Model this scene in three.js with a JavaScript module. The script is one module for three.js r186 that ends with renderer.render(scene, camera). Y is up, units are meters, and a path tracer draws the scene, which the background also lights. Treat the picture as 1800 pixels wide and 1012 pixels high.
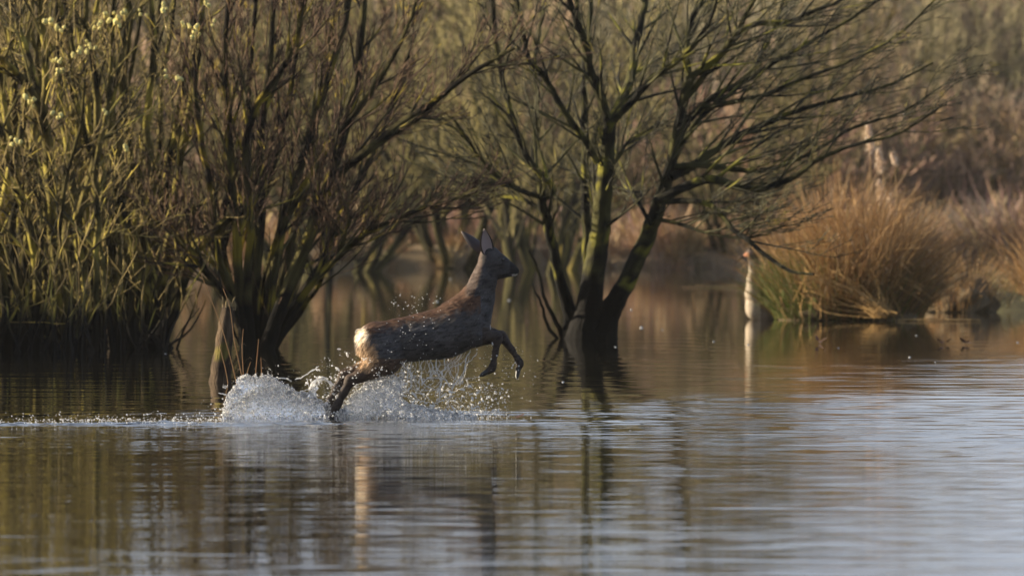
import * as THREE from 'three';
import { mergeGeometries } from 'three/addons/utils/BufferGeometryUtils.js';
import { createNoise3D } from 'simplex-noise';

// ---------------------------------------------------------------- camera, sky, sun, exposure
const scene = new THREE.Scene();
const EYE = 1.5, F = 20000, HORIZON = 315;            // long lens seen from 1.5 m above the water
const camera = new THREE.PerspectiveCamera(2 * Math.atan(506 / F) * 180 / Math.PI, 1024 / 575, 1, 4000);
camera.position.set(0, EYE, 0);
camera.rotation.x = -Math.atan(191 / F);
camera.focus = 75;
camera.userData.fStop = 7.6;

const sunDir = new THREE.Vector3(-0.91, 0.31, -0.24).normalize();
{
  const W = 512, H = 256, data = new Float32Array(W * H * 4), v = new THREE.Vector3();
  for (let j = 0; j < H; j++) for (let i = 0; i < W; i++) {
    const el = ((j + 0.5) / H - 0.5) * Math.PI, az = ((i + 0.5) / W - 0.5) * 2 * Math.PI;
    v.set(Math.cos(el) * Math.cos(az), Math.sin(el), Math.cos(el) * Math.sin(az));
    const t = Math.pow(Math.max(0, Math.sin(el)), 0.55);
    let r = 0.29 + (0.075 - 0.29) * t, g = 0.318 + (0.115 - 0.318) * t, b = 0.358 + (0.2 - 0.358) * t;
    const c = Math.max(0, v.dot(sunDir)), glow = 0.55 * Math.pow(c, 24) + 0.12 * Math.pow(c, 4);
    r += glow * 1.0; g += glow * 0.82; b += glow * 0.55;
    const k = (j * W + i) * 4;
    data[k] = r; data[k + 1] = g; data[k + 2] = b; data[k + 3] = 1;
  }
  const sky = new THREE.DataTexture(data, W, H, THREE.RGBAFormat, THREE.FloatType);
  sky.mapping = THREE.EquirectangularReflectionMapping; sky.magFilter = THREE.LinearFilter; sky.needsUpdate = true;
  scene.background = sky; scene.environment = sky;
}
const sun = new THREE.DirectionalLight(new THREE.Color(1, 0.86, 0.64), 5.0);
sun.position.copy(sunDir).multiplyScalar(120).add(new THREE.Vector3(0, 0, -110));
sun.target.position.set(0, 0, -110); scene.add(sun); scene.add(sun.target);
sun.castShadow = true; sun.shadow.mapSize.set(4096, 4096);
Object.assign(sun.shadow.camera, { left: -70, right: 70, top: 40, bottom: -40, near: 1, far: 300 });
scene.fog = new THREE.FogExp2(new THREE.Color(0.86, 0.84, 0.78), 0.00007);
const renderer = new THREE.WebGLRenderer({ antialias: true });
renderer.toneMapping = THREE.LinearToneMapping;
renderer.toneMappingExposure = 2.4;
renderer.shadowMap.enabled = true;

// ---------------------------------------------------------------- helpers
function mulberry(a) { return () => { a |= 0; a = a + 0x6D2B79F5 | 0; let t = Math.imul(a ^ a >>> 15, 1 | a); t = t + Math.imul(t ^ t >>> 7, 61 | t) ^ t; return ((t ^ t >>> 14) >>> 0) / 4294967296; }; }
let rnd = mulberry(7);
const noise = createNoise3D(mulberry(99));
const R = (a, b) => a + (b - a) * rnd();
const clamp = (x, a = 0, b = 1) => Math.min(b, Math.max(a, x));
const sstep = (a, b, x) => { const t = clamp((x - a) / (b - a)); return t * t * (3 - 2 * t); };
const V = (x, y, z) => new THREE.Vector3(x, y, z);
const P = (px, py, d) => V((px - 900) * d / F, EYE - (py - HORIZON) * d / F, -d);
const depthAt = (py) => EYE * F / (py - HORIZON);     // where the water surface is seen at that height
const mix3 = (a, b, t) => [a[0] + (b[0] - a[0]) * t, a[1] + (b[1] - a[1]) * t, a[2] + (b[2] - a[2]) * t];
const taken = {};
function numbered(n) { taken[n] = (taken[n] ?? -1) + 1; return taken[n] ? `${n}_${String(taken[n]).padStart(3, '0')}` : n; }
function shade(o) { o.castShadow = true; o.receiveShadow = true; return o; }
function tag(o, label, category, group) { o.userData.label = label; o.userData.category = category; if (group) o.userData.group = group; return o; }
function thing(name, label, category, pos, group) { const g = new THREE.Group(); g.name = numbered(name); g.position.copy(pos); scene.add(g); return tag(g, label, category, group); }
function mesh(name, geo, mat, parent) { const m = shade(new THREE.Mesh(geo, mat)); m.name = name; parent.add(m); return m; }
const stuff = (o) => { o.userData.kind = 'stuff'; return o; };
const structure = (name, geo, mat) => { const m = mesh(name, geo, mat, scene); m.userData.kind = 'structure'; return m; };

// collects tubes, blades and lumps into one geometry with vertex colours
class MB {
  constructor(origin = V(0, 0, 0)) { this.p = []; this.n = []; this.c = []; this.u = []; this.i = []; this.o = origin; }
  get count() { return this.p.length / 3; }
  geo() {
    const g = new THREE.BufferGeometry();
    g.setAttribute('position', new THREE.Float32BufferAttribute(this.p, 3));
    g.setAttribute('normal', new THREE.Float32BufferAttribute(this.n, 3));
    g.setAttribute('color', new THREE.Float32BufferAttribute(this.c, 3));
    g.setAttribute('uv', new THREE.Float32BufferAttribute(this.u, 2));
    g.setIndex(this.i); return g;
  }
  tube(pts, rad, sides, colf) {
    const n = pts.length, base = this.count, t = V(0, 0, 0), a = V(0, 0, 0), b = V(0, 0, 0);
    let along = 0;
    a.set(0.31, 0.2, 0.93);
    for (let k = 0; k < n; k++) {
      t.subVectors(pts[Math.min(n - 1, k + 1)], pts[Math.max(0, k - 1)]).normalize();
      a.addScaledVector(t, -a.dot(t)); if (a.lengthSq() < 1e-6) a.set(t.y, -t.x, 0.01).addScaledVector(t, -0.01 * t.z); a.normalize();
      b.crossVectors(t, a);
      if (k) along += pts[k].distanceTo(pts[k - 1]);
      const r = rad[k];
      for (let s = 0; s < sides; s++) {
        const w = s / sides * 6.28318, cs = Math.cos(w), sn = Math.sin(w);
        const nx = a.x * cs + b.x * sn, ny = a.y * cs + b.y * sn, nz = a.z * cs + b.z * sn;
        const x = pts[k].x + nx * r, y = pts[k].y + ny * r, z = pts[k].z + nz * r;
        this.p.push(x - this.o.x, y - this.o.y, z - this.o.z); this.n.push(nx, ny, nz); this.u.push(s / sides * 2, along * 1.6);
        const c = colf(x, y, z, k / (n - 1)); this.c.push(c[0], c[1], c[2]);
      }
    }
    for (let k = 0; k < n - 1; k++) for (let s = 0; s < sides; s++) {
      const q = base + k * sides + s, w = base + k * sides + (s + 1) % sides;
      this.i.push(q, w, w + sides, q, w + sides, q + sides);
    }
    const top = base + (n - 1) * sides;
    for (let s = 1; s < sides - 1; s++) this.i.push(top, top + s, top + s + 1);
  }
  blade(pts, width, side, c0, c1) {                    // a tapering strip
    const n = pts.length, base = this.count, t = V(0, 0, 0), w = V(0, 0, 0), nn = V(0, 0, 0);
    for (let k = 0; k < n; k++) {
      t.subVectors(pts[Math.min(n - 1, k + 1)], pts[Math.max(0, k - 1)]).normalize();
      w.copy(side).addScaledVector(t, -side.dot(t)).normalize(); nn.crossVectors(w, t);
      const f = k / (n - 1), h = width * 0.5 * (k === n - 1 ? 0.12 : 1 - 0.5 * f), c = mix3(c0, c1, f);
      for (const s of [-1, 1]) {
        this.p.push(pts[k].x + w.x * h * s - this.o.x, pts[k].y + w.y * h * s - this.o.y, pts[k].z + w.z * h * s - this.o.z);
        this.n.push(nn.x, nn.y, nn.z); this.u.push((s + 1) / 2, f); this.c.push(c[0], c[1], c[2]);
      }
    }
    for (let k = 0; k < n - 1; k++) { const q = base + k * 2; this.i.push(q, q + 1, q + 3, q, q + 3, q + 2); }
  }
  lump(c, rx, ry, rz, det, col, wob = 0.15) {
    const g = new THREE.IcosahedronGeometry(1, det), p = g.attributes.position, base = this.count;
    for (let k = 0; k < p.count; k++) {
      const x = p.getX(k), y = p.getY(k), z = p.getZ(k), f = 1 + wob * noise(x * 1.3 + c.x * 9, y * 1.3 + c.y * 9, z * 1.3);
      this.p.push(c.x + x * rx * f - this.o.x, c.y + y * ry * f - this.o.y, c.z + z * rz * f - this.o.z); this.n.push(x, y, z); this.u.push(0, 0); this.c.push(...col); this.i.push(base + k);
    }
  }
}
const catmull = (pts, n) => new THREE.CatmullRomCurve3(pts, false, 'centripetal').getPoints(n);

// mesh of a distance field (surface nets), skipping blocks that the surface cannot reach
function surfaceNets(f, lo, hi, cell) {
  const nx = Math.ceil((hi.x - lo.x) / cell) + 1, ny = Math.ceil((hi.y - lo.y) / cell) + 1, nz = Math.ceil((hi.z - lo.z) / cell) + 1;
  const g = new Float32Array(nx * ny * nz).fill(1), B = 6, id = (i, j, k) => i + nx * (j + ny * k);
  const done = (i0, j0, k0) => {
    const h = B * cell / 2, d = f(lo.x + i0 * cell + h, lo.y + j0 * cell + h, lo.z + k0 * cell + h);
    const skip = Math.abs(d) > B * cell * 1.6;
    for (let k = k0; k < Math.min(nz, k0 + B); k++) for (let j = j0; j < Math.min(ny, j0 + B); j++) for (let i = i0; i < Math.min(nx, i0 + B); i++)
      g[id(i, j, k)] = skip ? d : f(lo.x + i * cell, lo.y + j * cell, lo.z + k * cell);
  };
  for (let k = 0; k < nz; k += B) for (let j = 0; j < ny; j += B) for (let i = 0; i < nx; i += B) done(i, j, k);
  const vid = new Int32Array(nx * ny * nz).fill(-1), pos = [], nor = [], ind = [];
  const E = [[0, 1], [2, 3], [4, 5], [6, 7], [0, 2], [1, 3], [4, 6], [5, 7], [0, 4], [1, 5], [2, 6], [3, 7]];
  const val = new Float32Array(8), e = cell * 0.6;
  for (let k = 0; k < nz - 1; k++) for (let j = 0; j < ny - 1; j++) for (let i = 0; i < nx - 1; i++) {
    let m = 0;
    for (let c = 0; c < 8; c++) { val[c] = g[id(i + (c & 1), j + (c >> 1 & 1), k + (c >> 2))]; if (val[c] < 0) m |= 1 << c; }
    if (m === 0 || m === 255) continue;
    let x = 0, y = 0, z = 0, q = 0;
    for (const [a, b] of E) if ((val[a] < 0) !== (val[b] < 0)) {
      const t = val[a] / (val[a] - val[b]);
      x += (a & 1) + t * ((b & 1) - (a & 1)); y += (a >> 1 & 1) + t * ((b >> 1 & 1) - (a >> 1 & 1)); z += (a >> 2) + t * ((b >> 2) - (a >> 2)); q++;
    }
    x = lo.x + (i + x / q) * cell; y = lo.y + (j + y / q) * cell; z = lo.z + (k + z / q) * cell;
    vid[id(i, j, k)] = pos.length / 3; pos.push(x, y, z);
    const gx = f(x + e, y, z) - f(x - e, y, z), gy = f(x, y + e, z) - f(x, y - e, z), gz = f(x, y, z + e) - f(x, y, z - e), L = Math.hypot(gx, gy, gz) || 1;
    nor.push(gx / L, gy / L, gz / L);
  }
  const quad = (a, b, c, d, flip) => { if (a < 0 || b < 0 || c < 0 || d < 0) return; flip ? ind.push(a, c, b, a, d, c) : ind.push(a, b, c, a, c, d); };
  for (let k = 1; k < nz - 1; k++) for (let j = 1; j < ny - 1; j++) for (let i = 1; i < nx - 1; i++) {
    const s = g[id(i, j, k)] < 0;
    if (s !== g[id(i + 1, j, k)] < 0) quad(vid[id(i, j - 1, k - 1)], vid[id(i, j, k - 1)], vid[id(i, j, k)], vid[id(i, j - 1, k)], !s);
    if (s !== g[id(i, j + 1, k)] < 0) quad(vid[id(i - 1, j, k - 1)], vid[id(i - 1, j, k)], vid[id(i, j, k)], vid[id(i, j, k - 1)], !s);
    if (s !== g[id(i, j, k + 1)] < 0) quad(vid[id(i - 1, j - 1, k)], vid[id(i, j - 1, k)], vid[id(i, j, k)], vid[id(i - 1, j, k)], !s);
  }
  const geo = new THREE.BufferGeometry();
  geo.setAttribute('position', new THREE.Float32BufferAttribute(pos, 3)); geo.setAttribute('normal', new THREE.Float32BufferAttribute(nor, 3)); geo.setIndex(ind);
  return geo;
}
const smin = (a, b, k) => { const h = Math.max(k - Math.abs(a - b), 0) / k; return Math.min(a, b) - h * h * k * 0.25; };
function capsule(x, y, z, a, b) {                     // a, b: [x, y, z, r]
  const bx = b[0] - a[0], by = b[1] - a[1], bz = b[2] - a[2], px = x - a[0], py = y - a[1], pz = z - a[2];
  const t = clamp((px * bx + py * by + pz * bz) / (bx * bx + by * by + bz * bz || 1e-9));
  return Math.hypot(px - bx * t, py - by * t, pz - bz * t) - (a[3] + (b[3] - a[3]) * t);
}
function paint(geo, f) {
  const p = geo.attributes.position, n = geo.attributes.normal, c = new Float32Array(p.count * 3);
  for (let k = 0; k < p.count; k++) { const q = f(p.getX(k), p.getY(k), p.getZ(k), n.getX(k), n.getY(k), n.getZ(k)); c[k * 3] = q[0]; c[k * 3 + 1] = q[1]; c[k * 3 + 2] = q[2]; }
  geo.setAttribute('color', new THREE.BufferAttribute(c, 3)); return geo;
}
function barkTexture() {
  const n = 256, d = new Uint8Array(n * n * 4);
  for (let j = 0; j < n; j++) for (let i = 0; i < n; i++) {
    const a = i / n * 6.28318, x = Math.cos(a) * 2, z = Math.sin(a) * 2;
    let h = 0.5 + 0.3 * noise(x * 1.6, j / n * 5, z * 1.6) + 0.25 * noise(x * 4, j / n * 9, z * 4);
    const k = (j * n + i) * 4; d[k] = d[k + 1] = d[k + 2] = clamp(h) * 255; d[k + 3] = 255;
  }
  const t = new THREE.DataTexture(d, n, n); t.wrapS = t.wrapT = THREE.RepeatWrapping; t.magFilter = THREE.LinearFilter; t.needsUpdate = true; return t;
}
const barkMap = barkTexture();
const M = {
  bark: new THREE.MeshPhysicalMaterial({ vertexColors: true, roughness: 0.95, specularIntensity: 0.25, bumpMap: barkMap, bumpScale: 0.012 }),
  twig: new THREE.MeshPhysicalMaterial({ vertexColors: true, roughness: 0.85, specularIntensity: 0.35 }),
  grass: new THREE.MeshPhysicalMaterial({ vertexColors: true, roughness: 0.8, specularIntensity: 0.4, side: THREE.DoubleSide, transmission: 0.16, thickness: 0 }),
  matte: new THREE.MeshPhysicalMaterial({ vertexColors: true, roughness: 0.95, specularIntensity: 0.3 }),
};

// ---------------------------------------------------------------- the lake
{
  // wave trains: [kx, kz, phase, slope]
  const trains = (n, l0, l1, spread, seed) => {
    const r = mulberry(seed), out = [];
    for (let k = 0; k < n; k++) {
      const l = l0 * Math.pow(l1 / l0, (k + r()) / n), a = (r() * 2 - 1) * spread, q = 2 * Math.PI / l;
      out.push([q * Math.sin(a), q * Math.cos(a), r() * 6.283, 1.41 / Math.sqrt(n), q]);
    }
    return out;
  };
  const fine = trains(26, 0.17, 0.45, 0.5, 11), mid = trains(18, 0.45, 1.3, 0.55, 12), long = trains(12, 1.6, 7, 0.7, 13), tiny = trains(14, 0.55, 2.2, 0.9, 14);
  const sum = (tr, x, z) => { let h = 0; for (const t of tr) h += t[3] / t[4] * Math.sin(t[0] * x + t[1] * z + t[2]); return h; };
  const bump = (x, c, w) => Math.exp(-(((x - c) / w) ** 2));
  const hind = P(600, 735, 71.4);
  const height = (x, z) => {
    const d = -z, yp = HORIZON + EYE * F / Math.max(d, 20), xp = 900 + x * F / Math.max(d, 20);
    if (d < 30 || d > 185) return 0;
    const near = sstep(690, 800, yp), edge = 1 - sstep(170, 185, d);
    const gust = 0.5 + 0.5 * noise(x * 0.22, d * 0.05, 3), gust2 = 0.5 + 0.5 * noise(x * 0.12, d * 0.16, 8);
    let h = 0;
    // wind ripples in front of the animal, stronger towards the lower edge and to the right
    const low = sstep(860, 1000, yp), right = sstep(700, 1500, xp);
    if (near > 0) {
      h += sum(fine, x, z) * near * (0.0035 + 0.014 * (0.35 + 0.65 * gust2) * (0.12 + 0.5 * low + 0.55 * right));
      h += sum(mid, x, z) * near * (0.0014 + 0.0026 * gust * (0.2 + 0.4 * low + 0.4 * right));
      h += sum(long, x, z) * near * (0.001 + 0.0008 * low);
    }
    // calm water beyond
    const calm = (1 - near) * edge;
    if (calm > 0) h += sum(tiny, x, z) * calm * (0.0013 + 0.0016 * sstep(560, 690, yp));
    // ruffled streaks: right of the tree and across the animal's path
    const s1 = bump(yp, 655, 26) * sstep(980, 1500, xp), s2 = bump(yp, 725 - (xp - 900) * 0.015, 30) * sstep(860, 1050, xp), s3 = bump(yp, 768, 22);
    const s5 = bump(yp, 752, 10) * bump(xp, 720, 420), st = s1 + 1.3 * s2 + 1.1 * s3 + 0.9 * s5;
    if (st > 0.01) h += (sum(mid, x, z) * 0.006 + sum(fine, x, z) * 0.014) * st * (0.45 + 0.55 * gust);
    // gust far out beside the bird
    const s4 = bump(yp, 505, 5) * bump(xp, 1275, 50); if (s4 > 0.02) h += sum(tiny, x, z) * 0.03 * s4;
    // rings from the leap and the wake trailing to the left
    const r = Math.hypot(x - hind.x - 0.3, (z - hind.z)); 
    h += 0.004 * Math.sin(r * 9) * Math.exp(-(((r - 1.6) / 1.1) ** 2));
    const wake = bump(z, -69.6 + 0.25 * noise(x * 0.8, 0, 1) + (x + 1.2) * -0.12, 0.35) * sstep(-0.6, -1.4, x);
    if (wake > 0.01) h += wake * (0.008 + 0.012 * noise(x * 6, z * 4, 2) + 0.009 * noise(x * 17, z * 10, 5));
    return h;
  };
  const xs = []; for (let k = 0; k <= 170; k++) xs.push(k / 85 - 1);
  const outer = [40, 90, 260, 690];
  const ds = [-300, -60, 0, 15, 25];
  for (let d = 30; d < 41; d += 0.2) ds.push(d);
  for (let d = 41; d < 82; d += 0.047) ds.push(d);
  for (let d = 82; d < 130; d += 0.15) ds.push(d);
  for (let d = 130; d < 186; d += 0.5) ds.push(d);
  ds.push(190, 200, 205);
  const row = xs.length + outer.length * 2, pos = [], nor = [], ind = [];
  for (const d of ds) {
    const w = 0.052 * Math.max(d, 20) + 0.8;
    const cols = [...outer.map((o) => -o).reverse(), ...xs.map((u) => u * w), ...outer];
    for (const x of cols) {
      const inside = Math.abs(x) <= w, y = inside ? height(x, -d) : 0, e = 0.012;
      let nx = 0, nz = 0;
      if (inside && d > 29 && d < 187) { nx = -(height(x + e, -d) - height(x - e, -d)) / (2 * e); nz = -(height(x, -d + e) - height(x, -d - e)) / (2 * e); }
      const L = Math.hypot(nx, 1, nz); pos.push(x, y, -d); nor.push(nx / L, 1 / L, nz / L);
    }
  }
  for (let j = 0; j < ds.length - 1; j++) for (let i = 0; i < row - 1; i++) { const a = j * row + i; ind.push(a, a + 1, a + row + 1, a, a + row + 1, a + row); }
  const g = new THREE.BufferGeometry();
  g.setAttribute('position', new THREE.Float32BufferAttribute(pos, 3)); g.setAttribute('normal', new THREE.Float32BufferAttribute(nor, 3)); g.setIndex(ind);
  structure('water', g, new THREE.MeshPhysicalMaterial({ color: new THREE.Color(0.018, 0.016, 0.011), roughness: 0.03, ior: 1.333 }));
}

// ---------------------------------------------------------------- ground beyond the lake
const groundY = (x, d) => {
  const shore = 192 + 1.6 * noise(x * 0.12, 0, 4) + 0.5 * noise(x * 0.6, 0, 9);
  const left = 1 - sstep(2, 12, x);
  return -0.5 + 0.85 * sstep(shore - 0.6, shore + 0.5, d) + 0.12 * noise(x * 0.7, d * 0.4, 0) * sstep(shore, shore + 1, d) + sstep(shore, 420, d) * (5.0 + 3.0 * left) + sstep(400, 850, d) * 6;
};
{
  const cols = [-700, -350, -140, -70, -40]; for (let x = -26; x <= 26; x += 0.5) cols.push(x); cols.push(40, 70, 140, 350, 700);
  const ds = [-320, -301, 0, 120, 186, 188]; for (let d = 189; d < 200; d += 0.3) ds.push(d); for (let d = 200; d < 340; d += 4) ds.push(d); ds.push(360, 420, 550, 700, 850);
  const pos = [], ind = [], col = [];
  for (const d of ds) for (const x of cols) {
    pos.push(x, d < 187 ? -0.6 : groundY(x, d), -d);
    const n = 0.5 + 0.5 * noise(x * 1.1, d * 0.5, 2), m = 0.5 + 0.5 * noise(x * 0.3, d * 0.1, 7);
    col.push(...mix3(mix3([0.16, 0.115, 0.075], [0.34, 0.24, 0.15], n), [0.12, 0.11, 0.045], m * 0.5));
  }
  for (let j = 0; j < ds.length - 1; j++) for (let i = 0; i < cols.length - 1; i++) { const a = j * cols.length + i; ind.push(a, a + 1, a + cols.length + 1, a, a + cols.length + 1, a + cols.length); }
  const g = new THREE.BufferGeometry(); g.setAttribute('position', new THREE.Float32BufferAttribute(pos, 3)); g.setAttribute('color', new THREE.Float32BufferAttribute(col, 3)); g.setIndex(ind); g.computeVertexNormals();
  structure('ground', g, M.matte);
}

// ---------------------------------------------------------------- bare trees and shrubs
const barkTone = (dark, mid, lichen, amount, seed, floodShade = -9) => (x, y, z) => {
  const a = noise(x * 2.6 + seed, y * 2.2, z * 2.6), b = noise(x * 9, y * 7 + seed, z * 9), c = noise(x * 1.1 - seed, y * 3.1, z * 1.1);
  let q = mix3(dark, mid, sstep(-0.35, 0.5, a * 0.7 + b * 0.45));
  if (y < floodShade + 0.16 * a + 0.08 * b) return [0.013, 0.012, 0.011];     // bare soaked bark, blackened further to paint in shade, below the flood line
  if (c + b * 0.5 > 1 - amount) q = mix3(q, lichen, 0.85);
  return q;
};
// grows one branch into the builders of its level and, in turn, its own branches
function grow(bs, o, dir, len, r, lvl, cfg) {
  const n = lvl === 0 ? 7 : lvl === 1 ? 6 : 4, pts = [o.clone()], rad = [r], d = dir.clone(), p = o.clone();
  for (let k = 1; k <= n; k++) {
    d.x += R(-1, 1) * cfg.wander; d.y += R(-1, 1) * cfg.wander + cfg.up; d.z += R(-1, 1) * cfg.wander;
    if (cfg.pull) d.add(cfg.pull(p));
    d.normalize(); p.addScaledVector(d, len / n); pts.push(p.clone()); rad.push(Math.max(cfg.rmin, r * (1 - 0.8 * k / n)));
  }
  bs[Math.min(lvl, bs.length - 1)].tube(pts, rad, lvl === 0 ? 5 : 3, lvl === 0 ? cfg.bark : cfg.twig);
  const kids = cfg.kids[lvl] || 0;
  if (kids) spawn(bs, pts, rad, kids, len * cfg.ratio, lvl + 1, cfg, 0.15);
}
function spawn(bs, pts, rad, kids, len, lvl, cfg, from, minY = 0.25) {
  const t = V(0, 0, 0), a = V(0, 0, 0), n = pts.length - 1;
  for (let k = 0; k < kids; k++) {
    const f = from + (1 - from) * (k + rnd()) / kids, q = f * n, i = Math.min(n - 1, Math.floor(q)), w = q - i;
    const p = pts[i].clone().lerp(pts[i + 1], w);
    if (p.y < minY) continue;
    t.subVectors(pts[i + 1], pts[i]).normalize();
    a.set(R(-1, 1), R(-1, 1), R(-1, 1)).addScaledVector(t, 0); a.addScaledVector(t, -a.dot(t)).normalize();
    const ang = R(cfg.a0, cfg.a1), dir = t.clone().multiplyScalar(Math.cos(ang)).addScaledVector(a, Math.sin(ang));
    if (dir.y < -0.2) dir.y *= -0.5;
    const r = Math.max(cfg.rmin, (rad[i] + (rad[i + 1] - rad[i]) * w) * R(0.35, 0.6));
    grow(bs, p, dir.normalize(), len * R(0.5, 1.15) * (1.1 - 0.5 * f), Math.min(r, cfg.rmax ?? 0.03), lvl, cfg);
  }
}
// stems: [[x, y, r px] ..., with depths d0 (foot) to d1 (tip)]
function tree(name, label, category, base, stems, cfg, group) {
  const t = thing(name, label, category, base, group), crown = new MB(base);
  for (const s of stems) {
    const k = s.pts.length, ctrl = s.pts.map((q, i) => P(q[0], q[1], s.d0 + (s.d1 - s.d0) * Math.pow(i / (k - 1), 1.3)));
    const n = Math.max(12, k * 4), pts = catmull(ctrl, n), rad = pts.map((_, i) => { const q = i / n * (k - 1), a = Math.min(k - 2, Math.floor(q)); return (s.pts[a][2] + (s.pts[a + 1][2] - s.pts[a][2]) * (q - a)) * s.d0 / F; });
    pts.forEach((p, i) => { const w = i ? 0.012 : 0; p.x += noise(p.x * 3, p.y * 3, i * 0.3 + s.d0) * w; p.z += noise(p.z * 3, p.y * 3, i * 0.3) * w * 2; });
    if (pts[0].y < 0.15) { const f = pts[0].clone(); f.y = -0.3; pts.unshift(f); rad.unshift(rad[0] * 1.1); }
    const b = new MB(base), br = new MB(base);
    const c2 = { ...cfg, ...(s.cfg || {}) };
    b.tube(pts, rad, 10, c2.bark);
    const stem = mesh(s.limb ? 'limb' : 'stem', b.geo(), M.bark, t);
    if (c2.branches) { spawn([br, crown, crown], pts, rad, c2.branches, c2.len, 0, c2, s.from ?? 0.22, c2.minY); if (br.count) stuff(mesh('branches', br.geo(), M.twig, stem)); }
  }
  if (cfg.extra) cfg.extra(t, crown, base);
  if (crown.count) stuff(mesh('crown', crown.geo(), M.twig, t));
  return t;
}
const S = (d0, d1, ...pts) => ({ d0, d1, pts });

// --- far bank: shrubs as individuals, the wood behind as one mass
function bushGeo(seed, o) {                            // a bush with its foot at the origin
  rnd = mulberry(seed); const b = new MB(), tw = new MB(), bark = barkTone(o.dark, o.mid, o.lichen, o.amount, seed), twig = barkTone(o.t0, o.t1, o.t1, 0, seed);
  const cfg = { wander: 0.12, up: 0.05, a0: 0.3, a1: 0.8, ratio: 0.5, kids: o.kids, rmin: o.rmin, rmax: 0.04, bark, twig };
  for (let k = 0; k < o.stems; k++) {
    const a = k / o.stems * 6.283 + R(-0.4, 0.4), lean = R(o.lean[0], o.lean[1]), d = V(Math.cos(a) * lean, 1, Math.sin(a) * lean).normalize(), pts = [V(Math.cos(a) * o.foot, -0.4, Math.sin(a) * o.foot)], rad = [o.r], n = 9, L = o.h * R(0.7, 1.05);
    for (let i = 1; i <= n; i++) { d.x += R(-1, 1) * 0.1; d.z += R(-1, 1) * 0.1; d.normalize(); pts.push(pts[i - 1].clone().addScaledVector(d, L / n)); rad.push(o.r * (1 - 0.8 * i / n)); }
    b.tube(pts, rad, 6, bark); spawn([tw, tw, tw], pts, rad, o.branches, o.h * 0.4, 0, cfg, 0.12, 0.1);
  }
  return [b.geo(), tw.geo()];
}
const OL = { dark: [0.05, 0.042, 0.03], mid: [0.13, 0.115, 0.045], lichen: [0.26, 0.2, 0.05], amount: 0.4 };
{
  // far wood, one brown mass of bare twigs
  const kinds = [
    bushGeo(201, { ...OL, t0: [0.24, 0.17, 0.115], t1: [0.42, 0.32, 0.21], kids: [6, 4], rmin: 0.011, stems: 7, lean: [0.1, 0.7], foot: 0.3, r: 0.06, h: 4.6, branches: 12 }),
    bushGeo(202, { ...OL, t0: [0.22, 0.18, 0.105], t1: [0.38, 0.31, 0.19], kids: [6, 4], rmin: 0.011, stems: 6, lean: [0.05, 0.5], foot: 0.3, r: 0.07, h: 5.6, branches: 12 }),
    bushGeo(203, { ...OL, t0: [0.25, 0.165, 0.11], t1: [0.42, 0.3, 0.19], kids: [6, 5], rmin: 0.012, stems: 9, lean: [0.2, 1.1], foot: 0.2, r: 0.04, h: 3.0, branches: 10 }),
  ].map((g) => mergeGeometries(g));
  rnd = mulberry(31);
  const m4 = new THREE.Matrix4(), q = new THREE.Quaternion(), c = new THREE.Color();
  const wood = new THREE.Group(); wood.name = 'far_wood'; scene.add(wood); stuff(tag(wood, 'brown leafless wood filling the background beyond the far bank', 'woodland'));
  kinds.forEach((g, k) => {
    const N = k === 2 ? 420 : 280, im = new THREE.InstancedMesh(g, M.twig, N); im.name = 'undergrowth'; stuff(shade(im));
    for (let i = 0; i < N; i++) {
      const d = k === 2 ? R(199, 240) : 212 + 185 * Math.pow(rnd(), 1.1), x = R(-0.13, 0.13) * d, r = sstep(3, 10, x * 200 / d), dd = d + r * (k === 2 ? 36 : 110), s = R(0.7, 1.15) * (1 - 0.25 * r);
      q.setFromAxisAngle(V(0, 1, 0), R(0, 6.28)); m4.compose(V(x * dd / d, groundY(x * dd / d, dd) - 0.05, -dd), q, V(s, s * R(0.85, 1.2), s)); im.setMatrixAt(i, m4);
      const w = R(0.75, 1.15); im.setColorAt(i, c.setRGB(w * R(0.9, 1.1), w, w * R(0.85, 1.1)));
    }
    wood.add(im);
  });
  // dead bracken and sedge fringing the far bank
  const cl = new MB(); rnd = mulberry(32);
  for (let k = 0; k < 60; k++) {
    const a = R(0, 6.28), L = R(0.35, 0.95), lean = R(0.1, 1.0), pts = []; let p = V(R(-0.2, 0.2), -0.1, R(-0.2, 0.2)), d = V(Math.cos(a) * lean, 1, Math.sin(a) * lean).normalize();
    for (let i = 0; i < 5; i++) { pts.push(p.clone()); p.addScaledVector(d, L / 4); d.y -= R(0.05, 0.4); d.normalize(); }
    const t = rnd(); cl.blade(pts, 0.03, V(Math.sin(a), 0, -Math.cos(a)), mix3([0.38, 0.25, 0.17], [0.52, 0.4, 0.24], t), mix3([0.38, 0.25, 0.17], [0.52, 0.4, 0.24], t));
  }
  const N = 1700, fr = new THREE.InstancedMesh(cl.geo(), M.grass, N); fr.name = 'dead_bracken'; shade(fr); stuff(fr);
  for (let i = 0; i < N; i++) {
    const x = R(-22, 22), d = 191.6 + 1.6 * noise(x * 0.12, 0, 4) + Math.pow(rnd(), 1.5) * 14, s = R(0.6, 1.5) * (0.85 + 0.45 * noise(x * 0.5, 2, d * 0.2));
    q.setFromAxisAngle(V(0, 1, 0), R(0, 6.28)); m4.compose(V(x, groundY(x, d), -d), q, V(s, s, s)); fr.setMatrixAt(i, m4);
    const w = R(0.6, 1.2); fr.setColorAt(i, c.setRGB(w, w * R(0.85, 1.05), w * R(0.75, 1.1)));
  }
  scene.add(tag(fr, 'brown dead bracken and sedge fringing the far bank', 'bracken'));
}
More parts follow.
